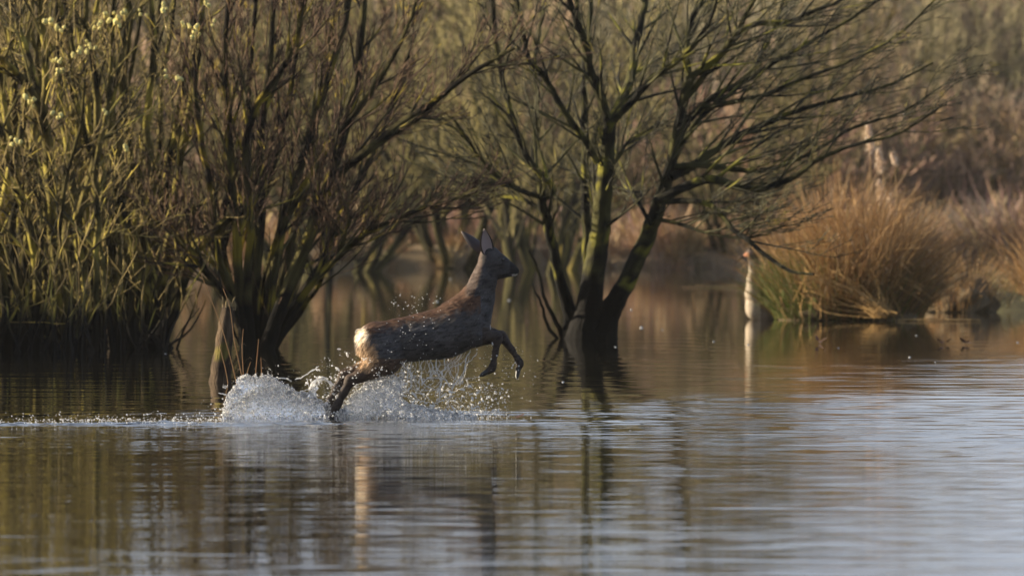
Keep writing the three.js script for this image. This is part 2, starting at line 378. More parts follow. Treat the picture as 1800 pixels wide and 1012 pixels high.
{
  const olive = { ...OL, dark: [0.035, 0.03, 0.022], t0: [0.13, 0.11, 0.05], t1: [0.3, 0.25, 0.1], kids: [6, 4], rmin: 0.009 };
  const protos = [
    bushGeo(301, { ...olive, amount: 0.5, stems: 5, lean: [0.15, 0.6], foot: 0.2, r: 0.11, h: 5.2, branches: 14 }),
    bushGeo(302, { ...olive, amount: 0.3, stems: 3, lean: [0.04, 0.3], foot: 0.25, r: 0.07, h: 6, branches: 18 }),
    bushGeo(303, { ...olive, dark: [0.02, 0.018, 0.016], amount: 0.15, stems: 7, lean: [0.3, 1.0], foot: 0.3, r: 0.09, h: 4, branches: 12 }),
    bushGeo(304, { ...olive, dark: [0.14, 0.09, 0.055], mid: [0.24, 0.16, 0.09], amount: 0.1, stems: 1, lean: [0, 0.04], foot: 0, r: 0.1, h: 7, branches: 26 }),
  ];
  const spots = [
    [731, 192.5, 3, 1.0, 'slender pale brown trunk on far bank left of the deer ears'],
    [800, 191.5, 2, 1.0, 'dark forked shrub on the far bank right behind the deer ears'],
    [930, 180, 1, 0.95, 'olive upright willow standing in far water right of the deer nose'],
    [965, 188, 0, 0.9, 'lichened shrub on far bank behind left stem of the central willow'],
    [585, 184, 2, 1.0, 'dark low shrub on far bank behind the deer tail'],
    [660, 193, 0, 0.95, 'olive shrub on far bank above the deer rump'],
    [1290, 193, 2, 0.7, 'small dark shrub on far bank behind the water bird'],
    [510, 189, 1, 1.0, 'upright willow on far bank glimpsed through the dense brown shrub'],
    [340, 186, 0, 1.0, 'lichened shrub on far bank in the gap between the two left thickets'],
    [1400, 199, 1, 0.8, 'upright willow on far bank behind the left side of the sedge tussock'],
  ];
  for (const [px, d, k, s, label] of spots) {
    const p = P(px, 0, d), t = thing('far_willow', label, 'willow', V(p.x, Math.max(-0.1, groundY(p.x, d)), -d), 'willows on the far bank');
    t.rotation.y = px; t.scale.setScalar(s);
    mesh('trunk', protos[k][0], M.bark, t); stuff(mesh('crown', protos[k][1], M.twig, t));
  }
}
console.log('far done');

// --- central willow
rnd = mulberry(51);
{
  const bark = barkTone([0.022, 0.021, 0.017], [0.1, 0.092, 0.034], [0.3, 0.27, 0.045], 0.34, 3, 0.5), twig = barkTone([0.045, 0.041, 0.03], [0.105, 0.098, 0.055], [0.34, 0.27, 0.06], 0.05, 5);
  const ctr = P(1060, 560, 107);
  const cfg = { wander: 0.075, up: 0.012, a0: 0.25, a1: 0.8, ratio: 0.6, kids: [5, 2], rmin: 0.0036, rmax: 0.018, bark, twig, branches: 13, len: 1.05, minY: 0.9,
    pull: (p) => V(p.x - ctr.x, (p.y - ctr.y) * 0.25, (p.z - ctr.z) * 0.5).multiplyScalar(0.035) };
  const L = (o) => { o.limb = true; o.from = 0.12; return o; };
  const stems = [
    S(107.2, 106.2, [1012, 597, 26], [1003, 550, 13], [987, 495, 9.5], [973, 440, 9], [962, 390, 9], [951, 345, 8]),
    L(S(106.3, 105.2, [955, 352, 6.5], [971, 333, 6], [944, 300, 6], [922, 267, 6], [907, 229, 5.5], [887, 164, 5], [876, 100, 4.5], [868, 33, 4], [862, -40, 3])),
    L(S(106.3, 107.4, [953, 350, 5.5], [945, 310, 5], [938, 265, 4.5], [945, 190, 4], [940, 110, 3.5], [955, 20, 3], [960, -50, 2])),
    L(S(106.3, 105.6, [951, 347, 5], [925, 338, 4.5], [890, 322, 4], [855, 292, 3.5], [825, 250, 3], [795, 205, 2.2])),
    L(S(106.3, 107.2, [960, 378, 4], [925, 352, 3.5], [880, 345, 3], [835, 335, 2.4], [790, 318, 1.6])),
    S(107, 106.6, [1032, 598, 42], [1034, 560, 27], [1040, 510, 21], [1048, 450, 19], [1056, 400, 17], [1061, 340, 15.5], [1067, 280, 14], [1071, 218, 12]),
    L(S(106.6, 106, [1071, 222, 9], [1055, 170, 8], [1040, 128, 7.5], [1030, 80, 7], [1018, 45, 6], [1000, 0, 5], [985, -50, 4])),
    L(S(106.6, 107.8, [1073, 222, 9], [1090, 180, 8.5], [1106, 145, 8], [1114, 100, 7.5], [1123, 55, 6.5], [1134, 10, 5], [1140, -50, 4])),
    L(S(106.6, 105.8, [1078, 212, 7], [1110, 180, 6.5], [1143, 140, 6], [1185, 112, 5], [1215, 85, 4.5], [1250, 30, 3.5], [1270, -40, 2.5])),
    L(S(106.6, 105.9, [1050, 285, 6], [1033, 253, 6], [1004, 215, 5.5], [978, 173, 5.5], [958, 135, 5], [933, 108, 5], [922, 70, 4.5], [914, 25, 4], [900, -40, 3])),
    L(S(106.7, 107.6, [1066, 300, 5], [1090, 270, 4], [1102, 250, 3.5], [1130, 235, 3], [1160, 215, 2.5])),
    S(107.6, 108, [1030, 590, 10], [1032, 480, 8], [1031, 400, 8], [1030, 330, 7.5], [1029, 250, 7], [1026, 190, 6.5], [1030, 110, 5.5], [1037, 30, 4.5], [1040, -50, 3.5]),
    S(107, 106.4, [1052, 598, 40], [1066, 560, 22], [1088, 520, 17], [1110, 478, 15.5], [1132, 430, 15], [1150, 385, 14], [1163, 345, 13], [1178, 300, 10], [1193, 230, 9], [1204, 170, 8.5], [1214, 132, 8]),
    L(S(106.4, 105.8, [1214, 134, 7], [1245, 115, 6.5], [1275, 85, 5.5], [1298, 50, 4.5], [1325, 0, 3.5], [1345, -50, 2.5])),
    L(S(106.4, 107, [1212, 136, 6.5], [1207, 90, 6], [1212, 45, 5], [1235, -5, 4.5], [1250, -50, 3])),
    L(S(106.5, 105.2, [1160, 350, 9], [1200, 330, 8.5], [1250, 315, 8], [1300, 328, 7], [1345, 331, 6], [1395, 312, 5], [1440, 280, 4], [1500, 255, 3.2], [1580, 235, 2.4], [1650, 190, 1.6])),
    L(S(106.5, 107.6, [1180, 311, 8.5], [1211, 296, 8], [1250, 268, 7.5], [1296, 240, 6.5], [1345, 218, 5.5], [1400, 195, 4.5], [1470, 175, 3.5], [1560, 150, 2.5], [1640, 110, 1.6])),
    L(S(106.5, 106, [1186, 293, 6], [1230, 290, 5.5], [1280, 296, 5], [1340, 300, 4], [1420, 272, 3.2], [1500, 225, 2.6], [1590, 195, 2], [1665, 145, 1.4])),
    L(S(106.5, 104.8, [1160, 355, 5.5], [1215, 353, 5], [1252, 362, 5], [1288, 402, 4.5], [1326, 430, 4.2], [1360, 459, 3.6], [1393, 477, 3], [1430, 482, 2])),
    L(S(106.6, 105.8, [1155, 385, 4], [1190, 392, 3.6], [1240, 408, 3], [1300, 418, 2.4], [1350, 412, 1.6])),
    L(S(106.5, 107.2, [1192, 232, 6.5], [1225, 195, 6], [1262, 165, 5.5], [1312, 140, 5], [1370, 105, 4.2], [1430, 70, 3.4], [1500, 30, 2.6], [1560, -10, 2])),
    L(S(106.5, 105.6, [1196, 215, 6], [1240, 190, 5.5], [1285, 180, 5], [1340, 168, 4.2], [1420, 135, 3.4], [1500, 105, 2.6], [1580, 60, 2], [1650, -5, 1.5])),
    L(S(106.5, 106.2, [1204, 175, 6], [1250, 120, 5.5], [1320, 45, 5], [1389, 38, 5], [1433, 18, 4], [1480, 0, 3], [1530, -40, 2])),
    L(S(106.5, 107.8, [1175, 310, 5], [1200, 250, 5], [1240, 200, 4.5], [1290, 160, 4], [1330, 110, 3.5], [1360, 50, 3], [1385, -30, 2])),
    L(S(106.6, 108, [1145, 395, 4], [1120, 350, 3.5], [1105, 335, 3], [1070, 330, 2.5], [1040, 345, 1.6])),
    S(107.2, 106.4, [992, 600, 5], [975, 560, 4], [955, 520, 3], [948, 480, 2.4], [930, 440, 1.6]),
    S(107.4, 107.2, [985, 602, 3.5], [962, 570, 3], [950, 530, 2.4], [935, 500, 1.5]),
  ];
  tree('willow_tree', 'spreading dark willow with forked mossy trunks standing in water behind the deer', 'willow', V(ctr.x, 0, -107), stems, cfg);
}

// --- dense brown shrub, left of centre
{
  rnd = mulberry(61);
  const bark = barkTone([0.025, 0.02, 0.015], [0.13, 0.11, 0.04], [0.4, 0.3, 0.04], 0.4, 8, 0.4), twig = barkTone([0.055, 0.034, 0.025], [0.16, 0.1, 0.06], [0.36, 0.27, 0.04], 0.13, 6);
  const cfg = { wander: 0.07, up: 0.05, a0: 0.2, a1: 0.65, ratio: 0.65, kids: [6, 3], rmin: 0.0036, rmax: 0.018, bark, twig, branches: 19, len: 0.95, minY: 0.45 };
  const stems = [
    S(100.5, 100, [432, 612, 12], [420, 500, 9], [415, 400, 8], [405, 300, 7.5], [400, 200, 6.5], [395, 100, 5], [400, -20, 4]),
    S(101, 101.5, [450, 614, 12], [450, 480, 9], [460, 380, 8], [455, 280, 7.5], [470, 150, 6], [482, 0, 5], [486, -60, 4]),
    S(101, 102, [460, 614, 13], [480, 480, 10], [500, 380, 9], [530, 280, 8], [562, 180, 7], [600, 60, 6], [622, -40, 4]),
    S(100.6, 99.6, [468, 612, 14], [505, 505, 12], [540, 420, 11], [575, 335, 10], [604, 296, 9], [656, 257, 8], [711, 213, 7], [758, 182, 6], [798, 150, 5], [850, 115, 4], [905, 85, 2.5]),
    S(100.5, 99.8, [440, 612, 10], [435, 500, 8], [440, 380, 7], [430, 270, 6], [452, 185, 6], [500, 112, 5], [525, 50, 4], [530, -40, 3]),
    S(100.7, 99.5, [480, 614, 8], [532, 520, 6.5], [590, 455, 6], [640, 412, 5], [700, 382, 4], [760, 362, 3], [825, 342, 2]),
    S(101.5, 102.5, [465, 614, 14], [500, 520, 12], [530, 450, 11], [562, 360, 10], [600, 250, 9], [628, 130, 8], [640, -10, 6], [645, -60, 5]),
    S(100.8, 101, [440, 612, 9], [410, 520, 8], [380, 440, 7], [370, 340, 6], [352, 240, 5.5], [340, 120, 4.5], [345, -20, 3]),
    S(100.5, 100, [436, 606, 8], [408, 535, 7.5], [372, 490, 6.5], [335, 445, 5.5], [300, 405, 4]),
    S(101.8, 103, [472, 614, 9], [515, 540, 8], [560, 470, 7], [600, 380, 6], [650, 280, 5], [690, 180, 4], [730, 60, 3]),
    S(101.6, 102, [455, 614, 9], [440, 450, 7], [470, 320, 6], [500, 210, 5], [520, 90, 4], [545, -40, 3]),
    S(102, 103, [462, 614, 9], [510, 430, 7], [545, 300, 6], [560, 180, 5], [585, 40, 4], [590, -50, 3]),
    S(101.2, 100.5, [448, 614, 8], [470, 470, 6], [520, 350, 6], [590, 240, 5], [660, 150, 4], [720, 40, 3], [740, -40, 2]),
    S(101, 100, [478, 614, 6], [540, 530, 5], [570, 480, 4], [600, 430, 3], [615, 380, 2]),
    S(101.4, 102.2, [445, 614, 8], [400, 480, 6], [390, 370, 6], [430, 250, 5], [440, 120, 4], [450, -30, 3]),
  ];
  const t = tree('willow_shrub', 'dense brown willow shrub behind the splash with a long limb reaching right', 'willow shrub', V(P(455, 0, 101).x, 0, -101), stems, cfg, 'willow shrubs on the left');
  // a hanging tangle round the foot
  const base = t.position, b = new MB(base);
  for (let k = 0; k < 26; k++) { const a = R(0, 6.28), o = V(base.x + Math.cos(a) * R(0.02, 0.18), -0.1, base.z + Math.sin(a) * R(0.02, 0.5)); grow([b], o, V(Math.cos(a) * R(0.2, 0.8), 1, Math.sin(a) * R(0.2, 0.8)).normalize(), R(0.5, 1.3), R(0.006, 0.016), 0, { ...cfg, kids: [2], ratio: 0.6 }); }
  stuff(mesh('basal_shoots', b.geo(), M.twig, t));
}

// --- left thicket: several shrubs side by side
const leftTwig = barkTone([0.08, 0.06, 0.03], [0.3, 0.225, 0.085], [0.54, 0.42, 0.08], 0.22, 21);
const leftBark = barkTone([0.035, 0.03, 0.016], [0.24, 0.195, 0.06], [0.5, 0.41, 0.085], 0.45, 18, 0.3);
const leftCfg = { wander: 0.085, up: 0.03, a0: 0.3, a1: 0.95, ratio: 0.65, kids: [4, 1], rmin: 0.0038, rmax: 0.016, bark: leftBark, twig: leftTwig, branches: 9, len: 0.95, minY: 0.5 };
function filler(n, x0, x1, d0, d1, r0, r1, seed) {      // upright stems that fill a thicket
  rnd = mulberry(seed); const out = [];
  for (let k = 0; k < n; k++) {
    const x = R(x0, x1), d = R(d0, d1), lean = R(-0.28, 0.2), r = R(r0, r1), y0 = HORIZON + EYE * F / d, pts = [];
    for (let i = 0; i <= 6; i++) { const y = y0 - i * (y0 + 80) / 6; pts.push([x + lean * (y0 - y) + 22 * noise(i * 0.5, k * 3.3, seed) * i / 6, y, r * (1 - 0.65 * i / 6)]); }
    out.push(S(d, d + R(-0.8, 0.8), ...pts));
  }
  return out;
}
function tangle(t, n, w, dep, seed) {                   // dark shoots and dead wood round the feet
  rnd = mulberry(seed); const b = new MB(t.position);
  for (let k = 0; k < n; k++) { const o = t.position.clone().add(V(R(-w, w), -0.1, R(-dep, dep))); grow([b], o, V(R(-0.6, 0.6), 1, R(-0.6, 0.6)).normalize(), R(0.4, 1.3), R(0.006, 0.02), 0, { ...leftCfg, kids: [3], ratio: 0.7, wander: 0.22, rmin: 0.005 }); }
  stuff(mesh('root_tangle', b.geo(), M.twig, t));
}
const LG = 'willow shrubs on the left';
{
  const at = (px, d) => V(P(px, 0, d).x, 0, -d);
  rnd = mulberry(71);
  const a1 = tree('willow_shrub', 'willow shrub with a dark trunk leaning right over the open gap', 'willow shrub', at(272, 101), [
    S(101, 100.5, [276, 612, 15], [300, 550, 12.5], [325, 480, 11.5], [345, 435, 11], [390, 395, 8], [430, 350, 6], [470, 290, 4]),
    S(101.2, 101, [270, 612, 11], [276, 540, 9], [290, 470, 8.5], [300, 400, 8], [312, 300, 7], [330, 200, 6], [350, 80, 5], [360, -40, 3]),
    S(101.5, 102, [258, 610, 12], [255, 520, 10], [250, 430, 9], [266, 330, 8], [256, 220, 7], [270, 100, 6], [262, -20, 4]),
    S(101, 100.6, [268, 610, 6], [290, 560, 5], [300, 500, 4], [330, 420, 3.5], [340, 360, 2.5]),
    ...filler(7, 215, 262, 101.5, 104, 5, 10, 711)], leftCfg, LG);
  tangle(a1, 30, 0.22, 1.6, 712);
  rnd = mulberry(72);
  const a2 = tree('willow_shrub', 'pair of slim pale willow stems standing in front of the dark left thicket', 'willow shrub', at(178, 99.5), [
    S(99.5, 99.2, [165, 619, 6.5], [168, 540, 5.5], [168, 460, 5.5], [171, 380, 5], [166, 300, 5], [186, 200, 4.5], [195, 80, 4], [200, -40, 3]),
    S(99.5, 99.8, [198, 617, 6], [189, 540, 5], [180, 470, 4.5], [172, 420, 4]),
    S(99.7, 99, [120, 618, 5], [114, 540, 4.5], [105, 450, 4], [112, 330, 3.5], [140, 220, 3], [150, 120, 2]),
    S(99.6, 98.8, [130, 618, 3.5], [128, 560, 3], [136, 500, 3], [160, 440, 2.4], [210, 400, 1.8])], { ...leftCfg, branches: 14, minY: 0.85 }, LG);
  const a3 = tree('willow_shrub', 'tall left willow shrub bearing pale yellow catkin tufts near the picture top', 'willow shrub', at(105, 100.6), [
    S(100.6, 100, [122, 620, 13], [115, 560, 11.5], [100, 470, 11], [92, 400, 11], [88, 320, 10.5], [80, 240, 10], [74, 205, 9]),
    { ...S(100, 99.4, [75, 207, 7], [50, 155, 6.5], [20, 120, 6], [-15, 90, 5]), limb: true },
    { ...S(100, 100.6, [73, 203, 7], [55, 120, 6.5], [32, 50, 6], [12, -20, 4]), limb: true },
    { ...S(100, 99.6, [78, 203, 7], [80, 100, 6.5], [70, 0, 5], [68, -60, 4]), limb: true },
    S(101.2, 101.6, [232, 618, 15], [235, 540, 11], [240, 450, 9], [202, 330, 9], [192, 200, 8], [214, 90, 6.5], [226, -20, 5]),
    S(101, 100.2, [140, 620, 9], [150, 500, 8], [135, 400, 7.5], [165, 280, 7], [170, 160, 6], [150, 50, 5], [155, -40, 4]),
    ...filler(16, 90, 240, 101, 105, 5, 10.5, 731)], { ...leftCfg,
    extra: (t, crown, base) => {                       // catkins, each a part
      rnd = mulberry(733); const mat = new THREE.MeshStandardMaterial({ color: new THREE.Color(0.72, 0.62, 0.22), roughness: 0.9 });
      const b0 = new MB(); b0.lump(V(0, 0, 0), 1, 1.35, 1, 2, [1, 1, 1], 0.35); const g = b0.geo(); g.computeVertexNormals();
      for (const [px, py, n] of [[84, 32, 4], [103, 50, 5], [101, 100, 3], [172, 46, 5], [192, 30, 5], [206, 38, 6], [220, 28, 3], [150, 80, 4], [132, 91, 3], [98, 104, 4], [106, 127, 4], [160, 88, 2], [50, 172, 3], [57, 180, 3], [27, 246, 4], [100, 200, 3], [250, 20, 3], [290, 13, 3], [325, 46, 4], [338, 50, 4], [343, 62, 3], [362, 3, 4], [295, 131, 2], [312, 141, 2], [375, 42, 2], [86, 140, 2], [190, 200, 2], [222, 258, 2]])
        for (let k = 0; k < n; k++) { const m = mesh('catkin', g, mat, t); m.position.copy(P(px + R(-9, 9), py + R(-8, 8), 98.6 + R(-0.25, 0.25))).sub(base); m.scale.setScalar(R(0.011, 0.022)); m.rotation.set(R(-1, 1), R(0, 6), R(-1, 1));
          const a = m.position.clone().add(base), e = a.clone().add(V(R(-0.12, 0.12), -R(0.1, 0.3), R(-0.3, -0.1))); crown.tube([e, e.clone().lerp(a, 0.5).add(V(R(-0.02, 0.02), 0, 0)), a], [0.006, 0.005, 0.004], 3, leftTwig); }
    } }, LG);
  tangle(a3, 40, 0.62, 2.2, 732);
  rnd = mulberry(74);
  const a4 = tree('willow_shrub', 'willow shrub cut by the left picture edge, with crowded lichened stems', 'willow shrub', at(20, 100.2), [
    S(100, 99.6, [65, 624, 10], [66, 540, 8.5], [60, 450, 8], [45, 380, 7], [20, 300, 6.5], [-10, 200, 5]),
    S(100, 100.2, [40, 624, 9], [36, 520, 8], [20, 420, 7], [28, 300, 6.5], [8, 200, 6], [-5, 80, 4]),
    S(100.3, 100.6, [10, 624, 10], [6, 500, 9], [-18, 380, 8], [-40, 240, 6], [-50, 60, 4]),
    S(100.6, 101, [-30, 624, 10], [-20, 480, 9], [10, 330, 8], [40, 220, 7], [45, 90, 6], [60, -30, 4]),
    S(100.2, 99.7, [80, 622, 6], [90, 540, 5], [70, 440, 5], [80, 360, 4], [60, 280, 3]),
    ...filler(14, -110, 95, 101, 105, 5, 10.5, 741)], leftCfg, LG);
  tangle(a4, 40, 0.65, 2.2, 742);
}
{
  // thick brush behind the thicket
  const br = bushGeo(401, { ...OL, t0: [0.09, 0.065, 0.035], t1: [0.2, 0.15, 0.07], kids: [6, 4], rmin: 0.007, stems: 16, lean: [0.1, 0.6], foot: 0.4, r: 0.035, h: 2.3, branches: 15 });
  const brush = [[-5.6, 104.5, 'low brush behind the stems at the left picture edge'], [-4.95, 105.2, 'low brush behind the tall catkin shrub'], [-4.35, 104.8, 'low brush behind the slim pale stems'], [-3.95, 105.6, 'low brush behind the trunk leaning over the gap'], [-5.2, 107.5, 'low brush farther back, left part of the thicket'], [-4.5, 107.8, 'low brush farther back, right part of the thicket']];
  brush.forEach(([x, d, label], k) => { const t = thing('brush_thicket', label, 'brush', V(x, 0, -d), 'low brush behind the left thicket'); t.rotation.y = k * 1.9; t.scale.set(0.75, 0.8 + 0.1 * (k % 3), 1); mesh('stems', br[0], M.bark, t); stuff(mesh('crown', br[1], M.twig, t)); });
  // unseen reed bed added past the left edge to shade the thicket's foot
  rnd = mulberry(403); const cl = new MB(), m4 = new THREE.Matrix4(), q = new THREE.Quaternion();
  for (let k = 0; k < 90; k++) { const a = R(0, 6.28), L = R(1.2, 2.0), p = V(R(-0.35, 0.35), -0.1, R(-0.35, 0.35)), d = V(Math.cos(a) * R(0, 0.16), 1, Math.sin(a) * R(0, 0.16)).normalize(), pts = []; for (let i = 0; i < 5; i++) { pts.push(p.clone()); p.addScaledVector(d, L / 4); d.x += R(-0.05, 0.05); d.normalize(); } cl.blade(pts, R(0.012, 0.025), V(R(-1, 1), 0, R(-1, 1)).normalize(), [0.4, 0.3, 0.15], [0.4, 0.3, 0.15]); }
  const bed = new THREE.InstancedMesh(cl.geo(), M.grass, 620); bed.name = 'added_reed_bed'; shade(bed); stuff(bed);
  for (let i = 0; i < 620; i++) { q.setFromAxisAngle(V(0, 1, 0), R(0, 6.28)); m4.compose(V(R(-13, -6.0), 0, -R(94, 115)), q, V(1, R(0.8, 1.05), 1)); bed.setMatrixAt(i, m4); }
  scene.add(tag(bed, 'dry reed bed added out of view on the left to shade the thicket', 'reed bed'));
}
console.log('willows done');

// ---------------------------------------------------------------- stump and dead stems in the water
{
  rnd = mulberry(81);
  const base = V(P(385, 0, 84).x, 0, -84), t = thing('tree_stump', 'leaning broken willow stump in the water left of the splash', 'stump', base);
  const b = new MB(base), ctrl = [[382, 700, 21], [386, 672, 19.5], [390, 630, 17], [395, 585, 14], [400, 548, 12], [402, 538, 11]];
  const pts = catmull(ctrl.map((q) => P(q[0], q[1], 84)), 22), rad = pts.map((_, i) => { const q = i / 22 * 5, a = Math.min(4, Math.floor(q)); return (ctrl[a][2] + (ctrl[a + 1][2] - ctrl[a][2]) * (q - a)) * 84 / F * (1 + 0.1 * noise(i * 0.6, 4, 4)); });
  b.tube(pts, rad, 14, barkTone([0.05, 0.036, 0.026], [0.14, 0.1, 0.065], [0.24, 0.2, 0.05], 0.4, 41));
  const trunk = mesh('trunk', b.geo(), M.bark, t);
  const s = new MB(base), top = pts[pts.length - 1];
  for (let k = 0; k < 9; k++) { const a = k / 9 * 6.28, r = rad[22] * 0.75, o = top.clone().add(V(Math.cos(a) * r, -0.03, Math.sin(a) * r)); s.tube([o, o.clone().add(V(R(-0.01, 0.01), R(0.03, 0.06), 0)), o.clone().add(V(R(-0.02, 0.02), R(0.06, 0.11), 0))], [0.014, 0.011, 0.003], 5, () => [0.24, 0.18, 0.09]); }
  mesh('splintered_top', s.geo(), M.twig, trunk);
}
{
  rnd = mulberry(82);
  const reeds = [
    [[[417, 690], [414, 668], [391, 581], [375, 538], [348, 470]], 83.6, 'long dead reed stem curving left in front of the stump'],
    [[[428, 690], [425, 664], [411, 597], [403, 538], [391, 506]], 83.4, 'dead reed stem crossing the top of the stump'],
    [[[428, 690], [427, 656], [425, 610], [427, 578]], 83.2, 'upright short dead reed stem right of the stump'],
    [[[449, 690], [449, 656], [452, 620], [454, 596]], 83.4, 'lone upright dead reed stem between stump and shrub foot'],
    [[[458, 690], [459, 656], [458, 628]], 83, 'rust coloured dead reed stub at the splash top'],
    [[[436, 690], [433, 660], [440, 636]], 83.2, 'tiny dead reed stub beside the water crown'],
    [[[402, 690], [398, 660], [389, 622], [380, 590]], 83.7, 'dead reed stem leaning against the stump side'],
  ];
  for (const [px, d, label] of reeds) {
    const pts = catmull(px.map((q, i) => P(q[0], q[1], d + i * 0.05)), 12), base = V(pts[0].x, 0, pts[0].z), t = thing('dead_reed', label, 'reed', base, 'dead reeds near the stump'), b = new MB(base);
    b.tube(pts, pts.map((_, i) => 0.0048 - 0.0027 * i / 12), 5, () => [0.26, 0.15, 0.07]); mesh('stalk', b.geo(), M.twig, t);
    const l = new MB(base), o = pts[5], s = R(-1, 1) > 0 ? 1 : -1; l.blade([o, o.clone().add(V(0.02 * s, 0.05, 0)), o.clone().add(V(0.05 * s, 0.07, 0.01)), o.clone().add(V(0.075 * s, 0.05, 0.02))], 0.008, V(0, 0, 1), [0.36, 0.2, 0.08], [0.42, 0.26, 0.12]); mesh('leaf', l.geo(), M.grass, t);
  }
}

// ---------------------------------------------------------------- right bank, sedge tussocks, reeds
const bankY = (x, d) => { const e = 128 + 1.2 * noise(x * 0.7, 0, 3) + 2.5 * sstep(6, 3.6, x); return -0.25 + 0.42 * sstep(e - 0.4, e + 2.2, d) * sstep(3.2, 4.6, x) * (1 - sstep(150, 158, d)) + 0.05 * noise(x * 2.3, d * 0.8, 5) + 0.03 * noise(x * 6, d * 3, 6); };
{
  const pos = [], ind = [], col = [], nx = 110, nd = 90;
  for (let j = 0; j <= nd; j++) for (let i = 0; i <= nx; i++) {
    const x = 2.8 + (i / nx) ** 1.4 * 17, d = 125 + j / nd * 35; pos.push(x, bankY(x, d), -d);
    const n = 0.5 + 0.5 * noise(x * 3, d, 1); col.push(...mix3([0.05, 0.04, 0.024], [0.1, 0.09, 0.036], n));
  }
  for (let j = 0; j < nd; j++) for (let i = 0; i < nx; i++) { const a = j * (nx + 1) + i; ind.push(a, a + 1, a + nx + 2, a, a + nx + 2, a + nx + 1); }
  const g = new THREE.BufferGeometry(); g.setAttribute('position', new THREE.Float32BufferAttribute(pos, 3)); g.setAttribute('color', new THREE.Float32BufferAttribute(col, 3)); g.setIndex(ind); g.computeVertexNormals();
  structure('bank', g, M.matte);
  rnd = mulberry(91); const gr = new MB();
  for (let k = 0; k < 5200; k++) {
    const x = 3.6 + 7 * rnd() ** 1.3, d = 127 + 26 * rnd() ** 1.6, y = bankY(x, d); if (y < 0.0) continue;
    const L = R(0.08, 0.3), a = R(0, 6.28), lean = R(0.1, 0.9), p = V(x, y - 0.02, -d), q = p.clone().add(V(Math.cos(a) * lean * L * 0.5, L * 0.6, Math.sin(a) * lean * L * 0.5)), e = p.clone().add(V(Math.cos(a) * lean * L, L * 0.85, Math.sin(a) * lean * L)), t = rnd();
    gr.blade([p, q, e], 0.012, V(Math.sin(a), 0, -Math.cos(a)), mix3([0.1, 0.11, 0.03], [0.28, 0.2, 0.08], t), mix3([0.1, 0.11, 0.03], [0.28, 0.2, 0.08], t));
  }
  scene.add(stuff(tag(Object.assign(mesh('bank_grass', gr.geo(), M.grass, scene)), 'short olive grass on the low bank at the right edge', 'grass')));
}
function tussock(label, px, d, w, dep, h, n, seed, greenLeft) {
  rnd = mulberry(seed);
  const base = V(P(px, 0, d).x, 0, -d), t = thing('sedge_tussock', label, 'tussock', base, 'sedge tussocks at the right');
  const m = new MB(base); m.lump(V(base.x, 0.08, base.z), w * 0.92, 0.34, dep * 0.92, 4, [0.13, 0.095, 0.055], 0.3); const mg = m.geo(); mg.computeVertexNormals(); mesh('root_mound', mg, M.matte, t);
  const dry = new MB(base), green = new MB(base);
  for (let k = 0; k < n; k++) {
    const kink = rnd() < 0.26, a = R(0, 6.283), f = Math.sqrt(rnd()), ox = Math.cos(a) * f * w, oz = Math.sin(a) * f * dep;
    const out = V(ox / w, 0, oz / dep).multiplyScalar(R(0.05, 0.85)).add(V(R(-0.5, 0.5), 1, R(-0.4, 0.4))).normalize();
    const isGreen = greenLeft && rnd() < 0.62 * sstep(-0.1 * w, -0.75 * w, ox) + 0.12, L = h * (0.35 + 0.75 * rnd() ** 0.8) * (1.1 - 0.35 * f) * (isGreen ? 0.62 : 1), droop = R(0.02, 0.3), pts = [], p = V(base.x + ox, 0.1 + 0.22 * (1 - f * f) - 0.1, base.z + oz);
    for (let i = 0; i < 6; i++) { pts.push(p.clone()); p.addScaledVector(out, L / 5); out.y -= droop; out.x += R(-0.09, 0.09); out.z += R(-0.09, 0.09); if (i === 3 && kink) out.set(out.x + R(-1.2, 1.2), R(-0.8, 0.4), out.z); out.normalize(); }
    const q = rnd(), side = V(-oz, 0, ox).add(V(R(-1, 1), 0, R(-1, 1))).normalize();
    const c = isGreen ? mix3([0.09, 0.14, 0.025], [0.22, 0.22, 0.06], q) : q < 0.25 ? [0.24, 0.17, 0.1] : mix3([0.3, 0.155, 0.06], [0.52, 0.33, 0.135], (q - 0.25) / 0.75);
    (isGreen ? green : dry).blade(pts, isGreen ? R(0.006, 0.012) : R(0.004, 0.010), side, c, c);
  }
  stuff(mesh('dry_blades', dry.geo(), M.grass, t)); if (green.count) stuff(mesh('green_blades', green.geo(), M.grass, t));
  return t;
}
